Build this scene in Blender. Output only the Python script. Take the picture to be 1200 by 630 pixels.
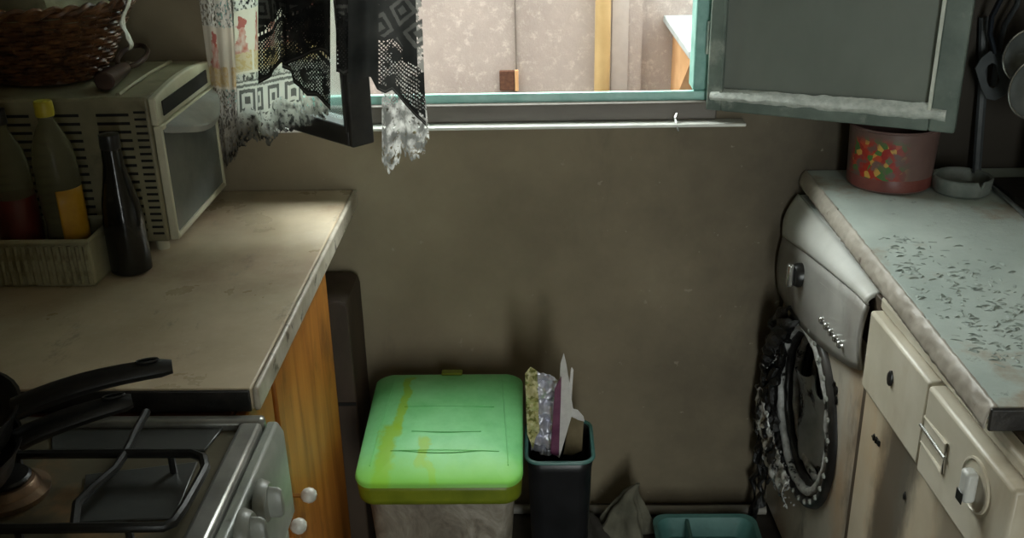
import bpy, math, random
import numpy as np
from mathutils import Vector, Matrix, noise as mn
random.seed(7)
for o in list(bpy.data.objects): bpy.data.objects.remove(o)
SC = bpy.context.scene
COL = SC.collection
PI = math.pi

# ------------------------------------------------------------------ camera
CAM_H = 1.63; YAW, PITCH, ROLL = [math.radians(a) for a in (1.6, 23.0, 1.2)]
F_ = Vector((-math.sin(YAW)*math.cos(PITCH), math.cos(YAW)*math.cos(PITCH), -math.sin(PITCH)))
R0 = Vector((math.cos(YAW), math.sin(YAW), 0)); U0 = R0.cross(F_)
R_ = R0*math.cos(ROLL) - U0*math.sin(ROLL); U_ = U0*math.cos(ROLL) + R0*math.sin(ROLL)
cd = bpy.data.cameras.new('camera'); cd.sensor_width = 36; cd.lens = 36; cd.clip_start = .02
cam = bpy.data.objects.new('camera', cd); COL.objects.link(cam)
cam.matrix_world = Matrix(((R_.x, U_.x, -F_.x, 0), (R_.y, U_.y, -F_.y, 0), (R_.z, U_.z, -F_.z, CAM_H), (0, 0, 0, 1)))
SC.camera = cam
CP = Vector((0, 0, CAM_H))
def ray(x, y): return (x-600)/1200*R_ - (y-315)/1200*U_ + F_
def hit(x, y, ax, v):
    d = ray(x, y); return CP + d*((v-CP[ax])/d[ax])
def hitp(x, y, p, n):
    d = ray(x, y); p = Vector(p); n = Vector(n); return CP + d*((p-CP).dot(n)/d.dot(n))

# ------------------------------------------------------------------ world, light, exposure
SC.view_settings.view_transform = 'Standard'; SC.view_settings.look = 'None'
SC.view_settings.exposure = 0.7; SC.view_settings.gamma = 1; SC.view_settings.use_curve_mapping = False
W = bpy.data.worlds.new('overcast_sky'); SC.world = W; W.use_nodes = True
bg = W.node_tree.nodes['Background']; bg.inputs[0].default_value = (.93, 1.0, .96, 1); bg.inputs[1].default_value = 9.0
def portal(loc, rot, sx, sy):
    l = bpy.data.lights.new('daylight_portal', 'AREA'); l.shape = 'RECTANGLE'; l.size = sx; l.size_y = sy
    l.cycles.is_portal = True
    o = bpy.data.objects.new('daylight_portal', l); COL.objects.link(o); o.location = loc; o.rotation_euler = rot
portal((-.14, 2.52, 1.65), (-PI/2, 0, 0), 1.1, 1.25)
portal((.5, -1.82, 1.05), (PI/2, 0, 0), .4, 2.1)

# ------------------------------------------------------------------ materials
def s(r, g, b):
    f = lambda c: ((c/255+.055)/1.055)**2.4 if c > 10 else c/255/12.92
    return (f(r), f(g), f(b), 1)
class NT:
    def __init__(self, name):
        self.m = bpy.data.materials.new(name); self.m.use_nodes = True
        self.t = self.m.node_tree; self.n = self.t.nodes; self.b = self.n['Principled BSDF']
        self.tc = self.n.new('ShaderNodeTexCoord')
    def link(self, a, b): self.t.links.new(a, b)
    def noise(self, scale, detail=6, rough=.6, stretch=(1, 1, 1), off=0, dist=0):
        mp = self.n.new('ShaderNodeMapping'); mp.inputs['Scale'].default_value = stretch; mp.inputs['Location'].default_value = (off, off*1.7, off*.6)
        self.link(self.tc.outputs['Object'], mp.inputs['Vector'])
        x = self.n.new('ShaderNodeTexNoise'); x.inputs['Scale'].default_value = scale; x.inputs['Detail'].default_value = detail
        x.inputs['Roughness'].default_value = rough; x.inputs['Distortion'].default_value = dist
        self.link(mp.outputs[0], x.inputs['Vector']); return x.outputs['Fac']
    def ramp(self, fac, stops):
        r = self.n.new('ShaderNodeValToRGB'); e = r.color_ramp.elements
        while len(e) < len(stops): e.new(.5)
        for k, (p, c) in enumerate(stops):
            e[k].position = p; e[k].color = c if len(c) == 4 else (*c, 1)
        self.link(fac, r.inputs[0]); return r.outputs[0]
    def mask(self, fac, a, b):
        x = self.n.new('ShaderNodeMapRange'); x.inputs[1].default_value = a; x.inputs[2].default_value = b
        x.interpolation_type = 'SMOOTHSTEP'
        self.link(fac, x.inputs[0]); return x.outputs[0]
    def mix(self, fac, a, b):
        x = self.n.new('ShaderNodeMix'); x.data_type = 'RGBA'
        if hasattr(fac, 'links'): self.link(fac, x.inputs[0])
        else: x.inputs[0].default_value = fac
        for v, i in ((a, 6), (b, 7)):
            if hasattr(v, 'links'): self.link(v, x.inputs[i])
            else: x.inputs[i].default_value = v
        return x.outputs[2]
    def math(self, op, a, b=None):
        x = self.n.new('ShaderNodeMath'); x.operation = op
        for v, i in ((a, 0), (b, 1)):
            if v is None: continue
            if hasattr(v, 'links'): self.link(v, x.inputs[i])
            else: x.inputs[i].default_value = v
        return x.outputs[0]
    def sep(self):
        x = self.n.new('ShaderNodeSeparateXYZ'); self.link(self.tc.outputs['Object'], x.inputs[0]); return x.outputs
    def bump(self, h, strength=.3, dist=.002):
        x = self.n.new('ShaderNodeBump'); x.inputs['Strength'].default_value = strength; x.inputs['Distance'].default_value = dist
        self.link(h, x.inputs['Height']); self.link(x.outputs[0], self.b.inputs['Normal'])
    def fin(self, col, rough=.6, metal=0, **kw):
        if hasattr(col, 'links'): self.link(col, self.b.inputs['Base Color'])
        else: self.b.inputs['Base Color'].default_value = col
        if hasattr(rough, 'links'): self.link(rough, self.b.inputs['Roughness'])
        else: self.b.inputs['Roughness'].default_value = rough
        self.b.inputs['Metallic'].default_value = metal
        for k, v in kw.items(): self.b.inputs[k.replace('_', ' ')].default_value = v
        return self.m
def pm(name, c1, c2, scale=12, rough=.6, metal=0, bump=.2, bscale=None, bdist=.002, stretch=(1, 1, 1), lo=.35, hi=.65, spots=None, **kw):
    n = NT(name); f = n.noise(scale, stretch=stretch)
    c = n.ramp(f, [(lo, c1), (hi, c2)])
    if spots:
        sc, sa, sb, colr = spots
        c = n.mix(n.mask(n.noise(sc, detail=8, off=3.3), sa, sb), c, colr)
    if bump: n.bump(n.noise(bscale or scale*4, off=1.1, stretch=stretch), bump, bdist)
    return n.fin(c, rough, metal, **kw)
M = {}
def wallmat():
    n = NT('sooty_wall_paint')
    c = n.ramp(n.noise(1.8, 8, .65), [(.3, s(120, 108, 87)), (.55, s(143, 130, 106)), (.75, s(160, 148, 122))])
    c = n.mix(n.math('MULTIPLY', n.mask(n.noise(5, 10, .7, (1, 1, .35), 4), .56, .72), .35), c, s(88, 77, 66))
    c = n.mix(n.math('MULTIPLY', n.mask(n.noise(16, 6, .7, off=9), .68, .78), .3), c, s(165, 150, 132))
    x = n.sep()   # darkens unevenly towards the right, sooty black behind the utensils
    f = n.math('ADD', x[0], n.math('MULTIPLY', n.math('SUBTRACT', n.noise(3.5, 7, .65, off=7), .5), .55))
    c = n.mix(n.math('MULTIPLY', n.mask(f, .02, .92), .93), c, s(38, 32, 26))
    c = n.mix(n.math('MULTIPLY', n.mask(n.noise(34, 5, .6, off=21), .69, .73), .5), c, s(170, 160, 142))
    n.bump(n.noise(180, 4, .6), .15, .0008)
    return n.fin(c, .7)
M['wall'] = wallmat()
M['floor'] = pm('dark_dirty_floor', s(52, 46, 40), s(78, 70, 62), 5, .6, bump=.2)
M['ceil'] = pm('grey_ceiling_paint', s(190, 182, 166), s(214, 206, 190), 3, .9)
M['render'] = (lambda n: (n.bump(n.noise(60, 8, .7), .6, .006), n.fin(n.mix(n.mask(n.noise(25, 10, .75, off=2), .5, .7), n.ramp(n.noise(2.2, 8, .7), [(.3, s(158, 149, 145)), (.7, s(182, 173, 168))]), s(200, 193, 187)), .95)))(NT('rough_cement_render'))[1]
M['turq'] = pm('turquoise_paint', s(96, 150, 140), s(142, 190, 180), 14, .45, bump=.15, spots=(9, .55, .7, s(170, 190, 180)))
M['turql'] = pm('skylit_turquoise_paint', s(150, 205, 194), s(186, 228, 220), 14, .4, bump=.15)  # frame turquoise made lighter, skylight on the rebate put into the colour
M['fgrey'] = pm('sooty_frame_wood', s(88, 80, 72), s(112, 104, 96), 10, .5, stretch=(.2, 1, 1))
M['sash'] = pm('grimy_green_grey_paint', s(92, 104, 97), s(124, 135, 126), 9, .5, bump=.2, spots=(14, .55, .7, s(150, 156, 146)))
M['sashblack'] = pm('charred_frame_paint', s(24, 23, 21), s(44, 41, 38), 14, .5)
M['ash'] = pm('pale_ash_crust', s(190, 196, 188), s(222, 225, 218), 60, .95, bump=.8, bscale=140, bdist=.006)
M['white'] = pm('white_sill_glint', s(222, 222, 214), s(238, 238, 230), 20, .3, bump=0)
M['pale'] = pm('pale_paint', s(196, 198, 186), s(220, 222, 210), 20, .5)
def sootglass():
    n = NT('soot_covered_glass')
    c = n.ramp(n.noise(3, 6, .6, (1, 1, .6)), [(.3, s(106, 112, 105)), (.7, s(130, 135, 127))])
    n.bump(n.noise(300, 2), .05, .0004)
    return n.fin(c, .32, Specular_IOR_Level=.5)
M['sootglass'] = sootglass()
M['clearglass'] = (lambda n: n.fin((.8, .95, .92, 1), .15, Transmission_Weight=.85, IOR=1.15))(NT('hazy_window_glass'))
def counter_left():
    n = NT('dusty_laminate_beige')
    c = n.ramp(n.noise(6, 8, .6), [(.3, s(176, 160, 132)), (.7, s(204, 188, 160))])
    c = n.mix(n.math('MULTIPLY', n.mask(n.noise(3.2, 6, .6, off=5), .5, .66), .55), c, s(158, 128, 104))
    c = n.mix(n.math('MULTIPLY', n.mask(n.noise(14, 10, .75, (1, .5, 1), off=2), .56, .72), .6), c, s(112, 102, 88))
    c = n.mix(n.math('MULTIPLY', n.mask(n.noise(46, 9, .75, off=14), .55, .72), .45), c, s(208, 200, 182))
    n.bump(n.noise(90, 6), .12, .001)
    return n.fin(c, n.mask(n.noise(7, 5, .6, off=8), .1, .95))
M['cl'] = counter_left()
def counter_right():
    n = NT('sooty_blistered_laminate')
    c = n.ramp(n.noise(5, 8, .6), [(.3, s(168, 180, 173)), (.7, s(200, 210, 202))])
    c = n.mix(n.math('MULTIPLY', n.mask(n.noise(6, 7, .6, off=5), .54, .66), .7), c, s(160, 138, 114))
    c = n.mix(n.math('MULTIPLY', n.mask(n.noise(26, 10, .8, off=2), .58, .68), .6), c, s(84, 88, 84))
    n.bump(n.noise(70, 8, .7), .5, .003)
    return n.fin(c, .62)
M['cr'] = counter_right()
M['crd'] = pm('curled_laminate_shaded', s(140, 150, 143), s(176, 186, 178), 60, .7)  # darker copy of the worktop tone, flake shadows put into the colour
M['edge'] = pm('scuffed_pale_edge_strip', s(168, 158, 140), s(204, 196, 180), 22, .35, spots=(30, .58, .68, s(96, 86, 74)))
M['edger'] = pm('scorched_edge_strip', s(150, 142, 130), s(184, 176, 164), 10, .4, spots=(26, .62, .7, s(96, 80, 68)), bump=.3)
M['blackend'] = pm('burnt_and_shaded_black', s(20, 19, 17), s(44, 40, 36), 30, .45, bump=.6)  # burnt end at right; painted shade on the left worktop end
def wood(name, a, b, c):
    n = NT(name)
    g = n.noise(26, 5, .6, (1, 1, .06), dist=.6)
    col = n.ramp(g, [(.25, a), (.5, b), (.75, c)])
    col = n.mix(n.math('MULTIPLY', n.mask(n.noise(7, 8, .7, (1, 1, .5), 6), .5, .7), .6), col, s(60, 34, 16))
    n.bump(g, .15, .001)
    return n.fin(col, .45)
M['wood'] = wood('honey_pine_wood', s(136, 80, 26), s(178, 112, 40), s(200, 136, 58))
M['dwood'] = pm('dark_red_wood', s(70, 34, 20), s(92, 48, 30), 20, .5, stretch=(1, 1, .1))
M['brown'] = pm('dark_brown_board', s(58, 46, 36), s(82, 66, 52), 8, .6, stretch=(1, 1, .3))
M['knobw'] = pm('white_porcelain', s(190, 188, 180), s(214, 212, 204), 40, .3, bump=0)
M['brass'] = pm('brass', s(170, 130, 70), s(190, 150, 90), 30, .35, .9, bump=0)
M['ovenbody'] = pm('grimy_cream_enamel', s(118, 112, 88), s(148, 141, 112), 6, .5, spots=(9, .55, .72, s(92, 84, 62)))
M['ovenfront'] = pm('cream_plastic', s(186, 182, 156), s(206, 202, 178), 9, .4, spots=(14, .6, .75, s(150, 144, 110)))
M['ovengrey'] = pm('grey_plastic', s(136, 140, 136), s(166, 168, 162), 14, .4)
M['slot'] = pm('vent_shadow_black', s(16, 15, 12), s(26, 24, 20), 20, .8, bump=0)
M['ovenglass'] = pm('dusty_dark_glass', s(88, 94, 92), s(116, 121, 117), 4, .25, bump=0)
M['wicker'] = pm('brown_wicker', s(62, 38, 22), s(122, 82, 48), 40, .4, bump=.3, spots=(25, .55, .65, s(58, 36, 20)))
M['cloth'] = pm('dingy_olive_cloth', s(112, 108, 84), s(140, 134, 108), 14, .95, bump=.3, bscale=300)
M['cloth2'] = pm('pale_grey_cloth', s(190, 186, 176), s(214, 210, 200), 30, .9, bump=.3, bscale=300)
M['tool'] = pm('dark_brown_bakelite', s(50, 36, 30), s(76, 56, 46), 14, .35)
M['ring'] = pm('tarnished_metal', s(92, 86, 76), s(124, 116, 104), 24, .35, .6)
M['pet'] = (lambda n: n.fin(n.ramp(n.noise(9), [(.3, s(150, 148, 118)), (.7, s(176, 172, 140))]), .2, Transmission_Weight=.75, IOR=1.2))(NT('cloudy_plastic_bottle'))
M['oil'] = pm('yellow_label', s(168, 120, 20), s(196, 150, 36), 14, .4, bump=0)
M['red'] = pm('red_sauce', s(84, 30, 20), s(108, 40, 26), 12, .4, bump=0)
M['ycap'] = pm('yellow_cap_plastic', s(160, 146, 30), s(184, 168, 46), 14, .4, bump=0)
M['dglass'] = pm('black_bottle_glass', s(16, 16, 14), s(28, 27, 22), 14, .15, bump=.1)
M['rack'] = pm('dusty_white_plastic', s(150, 146, 116), s(178, 174, 144), 12, .5, spots=(12, .55, .7, s(120, 114, 86)))
M['enamel'] = pm('black_hob_enamel', s(56, 58, 56), s(80, 82, 80), 8, .28, bump=.1)
M['hob'] = pm('dirty_hob_enamel', s(80, 74, 58), s(104, 98, 80), 6, .4, spots=(6, .5, .65, s(140, 112, 78)))
M['steel'] = pm('dull_steel', s(136, 136, 130), s(172, 172, 166), 14, .28, .5, bump=.1)
M['stovew'] = pm('greyed_white_enamel', s(132, 136, 128), s(166, 170, 160), 9, .3, spots=(20, .6, .72, s(100, 104, 94)), bump=.1)
M['iron'] = pm('black_cast_rod', s(22, 22, 21), s(36, 36, 34), 30, .4)
M['pan'] = pm('black_pan_coating', s(18, 18, 18), s(32, 31, 30), 16, .35)
M['alu'] = pm('burnt_aluminium', s(100, 92, 80), s(150, 120, 92), 18, .4, .4, bump=.4)
M['kgrey'] = pm('grey_knob_plastic', s(124, 126, 118), s(150, 152, 144), 14, .35)
def lidmat():
    n = NT('dusty_green_lid'); x = n.sep()
    c = n.ramp(n.noise(9, 8, .65), [(.3, s(114, 206, 124)), (.7, s(148, 230, 158))])
    wob = n.math('MULTIPLY', n.math('SUBTRACT', n.noise(26, 6, .6, off=2), .5), .045)
    def streak(x0, sl, w, ya, yb):     # wiped streaks that show the clean lime plastic
        d = n.math('ABSOLUTE', n.math('ADD', n.math('SUBTRACT', n.math('SUBTRACT', x[0], x0), n.math('MULTIPLY', x[1], sl)), wob))
        m = n.mask(d, w, w*.5)
        yy = n.math('ADD', x[1], wob)
        return n.math('MULTIPLY', m, n.math('MULTIPLY', n.mask(yy, ya, ya+.02), n.mask(yy, yb, yb-.02)))
    for a in ((-.098, .04, .013, -.07, .16), (-.11, .06, .026, -.22, -.02), (-.036, 0, .014, -.17, -.07), (-.07, -.3, .012, -.21, -.13)):
        c = n.mix(n.math('MULTIPLY', streak(*a), .85), c, s(150, 200, 28))
    c = n.mix(n.mask(n.noise(60, 8, .8, off=4), .68, .74), c, s(70, 120, 50))
    edge = n.mask(n.math('ADD', x[1], wob), -.09, -.205)
    c = n.mix(n.math('MULTIPLY', edge, .75), c, s(140, 214, 62))
    n.bump(n.noise(40, 4), .1, .001)
    return n.fin(c, .45)
M['lid'] = lidmat()
M['lidrim'] = pm('olive_lime_plastic', s(104, 118, 24), s(128, 140, 34), 12, .4)
M['binbody'] = (lambda n: (n.bump(n.noise(18, 6, .6, (1, 1, .5), dist=1.2), .4, .006), n.fin(n.ramp(n.noise(13, 8, .7, (1, 1, .5), dist=1.5), [(.3, s(96, 88, 78)), (.5, s(150, 142, 128)), (.72, s(196, 190, 178))]), .4, Transmission_Weight=.15)))(NT('cloudy_plastic_bin'))[1]
M['blackpl'] = pm('black_plastic', s(20, 21, 23), s(32, 33, 36), 12, .35)
M['tealpl'] = pm('teal_plastic', s(62, 108, 104), s(90, 136, 130), 10, .4)
M['tealdk'] = pm('teal_basin_plastic', s(70, 116, 112), s(92, 138, 132), 10, .45, spots=(12, .55, .7, s(60, 92, 88)))
M['foil'] = pm('silver_lilac_foil', s(190, 190, 204), s(232, 232, 240), 34, .2, .6, bump=.7, bscale=60, bdist=.004)
M['paper'] = pm('creased_white_paper', s(204, 200, 198), s(226, 222, 220), 30, .8, bump=.3)
M['purple'] = pm('purple_printed_card', s(92, 44, 74), s(124, 70, 100), 24, .5)
M['ywrap'] = pm('yellow_green_wrapper', s(168, 164, 96), s(220, 214, 170), 60, .4, bump=.5, spots=(70, .5, .6, s(110, 112, 50)))
M['card'] = pm('brown_card', s(104, 92, 66), s(130, 116, 88), 16, .7)
M['rag'] = pm('grey_green_rag', s(92, 90, 76), s(124, 120, 104), 14, .9, bump=.5)
M['ragd'] = pm('dark_sooty_rag', s(44, 42, 36), s(62, 58, 52), 14, .9, bump=.5)
M['pipe'] = pm('dusty_white_pipe', s(130, 126, 116), s(156, 150, 140), 12, .5)
# washer / dishwasher
def scorched(name, a, b, dark, warm=s(176, 140, 96), lo=.5, hi=.68, sc=6, det=6):
    n = NT(name)
    c = n.ramp(n.noise(5, 8, .6), [(.3, a), (.7, b)])
    c = n.mix(n.math('MULTIPLY', n.mask(n.noise(4, 6, .6, (1, 1, .4), 7), .46, .66), .7), c, warm)
    c = n.mix(n.math('MULTIPLY', n.mask(n.noise(sc, det, .6, (1, 1, .5), 3), lo, hi), .8), c, dark)
    c = n.mix(n.mask(n.noise(60, 6, .7, off=12), .7, .74), c, s(36, 30, 26))
    n.bump(n.noise(50, 6), .08, .001)
    return n.fin(c, .38)
M['washer'] = scorched('scorched_white_enamel', s(176, 168, 152), s(204, 196, 182), s(78, 70, 62), lo=.52)
M['wpanel'] = scorched('sooty_silver_panel', s(132, 130, 126), s(168, 166, 160), s(84, 80, 76), s(140, 134, 126))
M['wlip'] = scorched('sooty_pale_lip', s(184, 184, 178), s(212, 212, 206), s(120, 120, 114), s(180, 178, 168), .6, .75)
def dwdoor():
    n = NT('scorched_dishwasher_door'); x = n.sep()
    c = n.ramp(n.noise(5, 8, .6), [(.3, s(178, 164, 140)), (.7, s(200, 188, 166))])
    c = n.mix(n.math('MULTIPLY', n.mask(n.noise(4, 6, .6, (1, 1, .4), 7), .46, .66), .7), c, s(186, 150, 108))
    wob = n.math('MULTIPLY', n.math('SUBTRACT', n.noise(7, 7, .65, (1, 1, .4), 2), .5), .22)
    d = n.math('ABSOLUTE', n.math('ADD', n.math('SUBTRACT', x[1], .37), wob))
    c = n.mix(n.math('MULTIPLY', n.mask(d, .105, .03), .82), c, s(52, 50, 47))
    d = n.math('ABSOLUTE', n.math('ADD', n.math('SUBTRACT', x[1], .12), wob))
    c = n.mix(n.math('MULTIPLY', n.mask(d, .12, .04), .5), c, s(84, 74, 62))
    c = n.mix(n.mask(n.noise(60, 6, .7, off=12), .7, .74), c, s(36, 30, 26))
    n.bump(n.noise(50, 6), .08, .001)
    return n.fin(c, .38)
M['dwdoor'] = dwdoor()
M['dwpanel'] = scorched('dingy_cream_panel', s(190, 182, 162), s(218, 211, 194), s(112, 100, 84), s(166, 150, 124), .6, .75)
M['gap'] = pm('dark_side_and_gap', s(64, 53, 42), s(86, 73, 58), 9, .6)  # machine sides, and the shaded gap between them
M['char'] = pm('black_charred_plastic', s(10, 10, 10), s(26, 25, 24), 40, .28, bump=.8, bscale=60, bdist=.008)
M['rubber'] = pm('burnt_rubber', s(20, 20, 20), s(52, 50, 48), 30, .35, bump=.5)
M['residue'] = pm('shiny_grey_residue', s(40, 40, 40), s(226, 226, 222), 38, .22, .2, bump=.5, lo=.38, hi=.56)
M['shard'] = pm('smoked_glass_shard', s(164, 170, 172), s(206, 210, 212), 10, .22, spots=(9, .56, .64, s(44, 44, 44)))
M['wring'] = scorched('sooty_grey_door_ring', s(40, 39, 37), s(84, 80, 76), s(14, 14, 14), s(70, 62, 54), .42, .6, 9)
M['sealg'] = pm('ash_grey_ring', s(140, 140, 136), s(210, 210, 206), 40, .4, bump=.5, spots=(18, .56, .62, s(30, 29, 28)))
M['drum'] = pm('sooty_drum_steel', s(110, 112, 112), s(168, 170, 170), 14, .35, .4, spots=(12, .5, .65, s(36, 35, 34)))
M['flake'] = pm('grey_white_ash_flakes', s(110, 110, 108), s(196, 196, 192), 50, .8, bump=.5)
M['blackbtn'] = pm('black_button_plastic', s(24, 24, 24), s(40, 40, 38), 30, .3, bump=0)
M['chrome'] = pm('worn_chrome', s(180, 180, 176), s(214, 214, 210), 30, .2, .85, bump=0)
M['skim'] = pm('dark_grey_nylon', s(66, 70, 72), s(88, 92, 94), 14, .4)
M['ladle'] = pm('smoked_grey_steel', s(112, 116, 114), s(146, 150, 148), 10, .25, .5, bump=0)
M['navy'] = pm('dark_blue_nylon', s(22, 28, 36), s(34, 40, 50), 14, .4)
M['ashtray'] = pm('dusty_grey_glaze', s(104, 112, 106), s(134, 140, 134), 20, .6)
def tubmat():
    n = NT('smoky_pink_plastic_with_fruit_print'); x = n.sep()
    base = n.ramp(n.noise(8), [(.3, s(104, 80, 76)), (.7, s(128, 102, 96))])
    v = n.n.new('ShaderNodeTexVoronoi'); v.inputs['Scale'].default_value = 80; n.link(n.tc.outputs['Object'], v.inputs['Vector'])
    sp = n.n.new('ShaderNodeSeparateColor'); n.link(v.outputs['Color'], sp.inputs[0])
    c = n.ramp(sp.outputs[0], [(.0, s(172, 52, 40)), (.34, s(78, 118, 62)), (.52, s(190, 76, 50)), (.7, s(206, 160, 78)), (.84, s(160, 46, 42))])
    n.n[-1].color_ramp.interpolation = 'CONSTANT'
    k = n.math('MULTIPLY', n.mask(x[0], .015, -.03), n.mask(x[1], .0, -.03))
    k = n.math('MULTIPLY', k, n.math('MULTIPLY', n.mask(x[2], .008, .02), n.mask(x[2], .125, .1)))
    k = n.math('MULTIPLY', k, n.mask(n.noise(40, 3, .5, off=2), .62, .48))
    return n.fin(n.mix(k, base, c), .35)
M['tub'] = tubmat()
M['tubred'] = pm('dull_red_band', s(118, 62, 56), s(136, 78, 70), 20, .4, bump=0)
M['paler'] = pm('pale_pink_render', s(176, 170, 168), s(194, 188, 185), 6, .9, bump=.4)
M['ypipe'] = pm('ochre_painted_pipe', s(170, 144, 98), s(186, 160, 112), 5, .5)
M['vent'] = pm('dark_brown_clay', s(76, 48, 34), s(98, 64, 46), 60, .8)
M['ledge'] = pm('white_painted_slab', s(160, 170, 172), s(178, 188, 190), 9, .5)
M['orange'] = pm('tan_wooden_bracket', s(196, 150, 104), s(214, 172, 126), 9, .6)
M['cable'] = pm('grey_cable', s(104, 96, 90), s(124, 116, 110), 9, .6, bump=0)
M['concrete'] = pm('grey_concrete_ground', s(130, 126, 120), s(150, 146, 140), 3, .9)
def vcol(name, rough=.9):
    n = NT(name); a = n.n.new('ShaderNodeVertexColor'); a.layer_name = 'print'
    m = n.fin(a.outputs[0], rough)
    tr = n.n.new('ShaderNodeBsdfTranslucent'); n.link(a.outputs[0], tr.inputs[0])
    mx = n.n.new('ShaderNodeMixShader'); mx.inputs[0].default_value = .55
    n.link(n.b.outputs[0], mx.inputs[1]); n.link(tr.outputs[0], mx.inputs[2]); n.link(mx.outputs[0], n.n['Material Output'].inputs[0])
    return m
M['lace'] = vcol('printed_lace_cloth')

# ------------------------------------------------------------------ mesh builder
class MB:
    def __init__(self): self.v = []; self.f = []; self.c = None
    def add(self, vs, fs):
        k = len(self.v); self.v += [Vector(p) for p in vs]; self.f += [tuple(i+k for i in f) for f in fs]; return self
    def box(self, a, b):
        (x0, y0, z0), (x1, y1, z1) = a, b
        return self.add([(x0, y0, z0), (x1, y0, z0), (x1, y1, z0), (x0, y1, z0), (x0, y0, z1), (x1, y0, z1), (x1, y1, z1), (x0, y1, z1)],
                        [(0, 3, 2, 1), (4, 5, 6, 7), (0, 1, 5, 4), (1, 2, 6, 5), (2, 3, 7, 6), (3, 0, 4, 7)])
    def tube(self, path, r, n=8, closed=False, cap=True):
        P = [Vector(p) for p in path]; L = len(P); rr = r if hasattr(r, '__len__') else [r]*L
        up = None; rings = []
        for i in range(L):
            if closed: d = P[(i+1) % L]-P[i-1]
            else: d = P[min(i+1, L-1)]-P[max(i-1, 0)]
            d.normalize()
            if up is None: up = Vector((0, 0, 1)) if abs(d.z) < .9 else Vector((1, 0, 0))
            a = d.cross(up); a.normalize(); up = a.cross(d); up.normalize()
            ri = rr[i] if hasattr(rr[i], '__len__') else (rr[i], rr[i])
            rings.append([P[i]+a*(ri[0]*math.cos(2*PI*k/n))+up*(ri[1]*math.sin(2*PI*k/n)) for k in range(n)])
        vs = [p for q in rings for p in q]; fs = []
        for i in range(L if closed else L-1):
            j = (i+1) % L
            for k in range(n): fs.append((i*n+k, i*n+(k+1) % n, j*n+(k+1) % n, j*n+k))
        if cap and not closed: fs += [tuple(range(n-1, -1, -1)), tuple((L-1)*n+k for k in range(n))]
        return self.add(vs, fs)
    def lathe(self, prof, c=(0, 0, 0), n=32, axis='z', sx=1, sy=1, cap=True):
        vs = []; fs = []; L = len(prof)
        for r, h in prof:
            for k in range(n):
                a = 2*PI*k/n; p = (r*math.cos(a)*sx, r*math.sin(a)*sy, h)
                if axis == 'x': p = (p[2], p[0], p[1])
                if axis == 'y': p = (p[1], p[2], p[0])
                vs.append((p[0]+c[0], p[1]+c[1], p[2]+c[2]))
        for i in range(L-1):
            for k in range(n): fs.append((i*n+k, i*n+(k+1) % n, (i+1)*n+(k+1) % n, (i+1)*n+k))
        if cap and prof[0][0] > 1e-6: fs.append(tuple(range(n-1, -1, -1)))
        if cap and prof[-1][0] > 1e-6: fs.append(tuple((L-1)*n+k for k in range(n)))
        return self.add(vs, fs)
    def prism(self, poly, d):
        n = len(poly); d = Vector(d); a = [Vector(p) for p in poly]
        return self.add(a+[p+d for p in a], [tuple(range(n-1, -1, -1)), tuple(range(n, 2*n))]+[(i, (i+1) % n, n+(i+1) % n, n+i) for i in range(n)])
    def grid(self, fn, nu, nv, closeu=False):
        vs = [fn(i/nu, j/nv) for j in range(nv+1) for i in range(nu if closeu else nu+1)]
        w = nu if closeu else nu+1
        fs = [(j*w+i, j*w+(i+1) % w, (j+1)*w+(i+1) % w, (j+1)*w+i) for j in range(nv) for i in range(nu)]
        return self.add(vs, fs)
    def blob(self, c, r, seed=0, amp=.35, fr=2.0, n=16):
        c = Vector(c); r = Vector(r) if hasattr(r, '__len__') else Vector((r, r, r))
        def fn(u, v):
            a = 2*PI*u; b = PI*v-PI/2
            d = Vector((math.cos(b)*math.cos(a), math.cos(b)*math.sin(a), math.sin(b)))
            k = 1+amp*mn.fractal(d*fr+Vector((seed*3.1, seed*1.7, seed)), 1, 2, 4)
            return c+Vector((d.x*r.x, d.y*r.y, d.z*r.z))*k
        return self.grid(fn, n, n//2, True)
    def xf(self, m): self.v = [m @ p for p in self.v]; return self
OFF = {}
def mesh_of(mb, off):
    me = bpy.data.meshes.new('mesh'); me.from_pydata([p-off for p in mb.v], [], mb.f); me.validate(); me.update(); return me
def obj(name, mb, mat, parent=None, bevel=0, smooth=True, origin=None, angle=40, subd=0, solid=0):
    """mb in the parent's own frame (world minus the root's location when the root is unrotated)"""
    if parent is None:
        if origin is None:
            xs = [p.x for p in mb.v]; ys = [p.y for p in mb.v]; zs = [p.z for p in mb.v]
            origin = Vector(((min(xs)+max(xs))/2, (min(ys)+max(ys))/2, min(zs)))
        origin = Vector(origin); loc = origin
    else:
        origin = OFF[parent.name]; loc = Vector((0, 0, 0))
    me = mesh_of(mb, origin); me.materials.append(M[mat] if isinstance(mat, str) else mat)
    o = bpy.data.objects.new(name, me); COL.objects.link(o); o.location = loc
    if parent: o.parent = parent
    OFF[o.name] = origin
    if smooth:
        for p in me.polygons: p.use_smooth = True
        try: me.set_sharp_from_angle(angle=math.radians(angle))
        except Exception: pass
    if solid:
        m = o.modifiers.new('thickness', 'SOLIDIFY'); m.thickness = solid; m.offset = 0
    if bevel:
        m = o.modifiers.new('bevel', 'BEVEL'); m.width = bevel; m.segments = 2; m.limit_method = 'ANGLE'; m.angle_limit = math.radians(50)
    if subd:
        m = o.modifiers.new('sub', 'SUBSURF'); m.levels = subd; m.render_levels = subd
    return o
def tag(o, label, cat, group=None):
    o['label'] = label; o['category'] = cat
    if group: o['group'] = group
    return o
def thing(name, label, cat, loc, rotz=0, group=None, local=False):
    o = bpy.data.objects.new(name, None); COL.objects.link(o); o.location = loc; o.rotation_euler = (0, 0, rotz); o.empty_display_size = .05
    OFF[o.name] = Vector((0, 0, 0)) if (local or rotz) else Vector(loc)
    return tag(o, label, cat, group)
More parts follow.
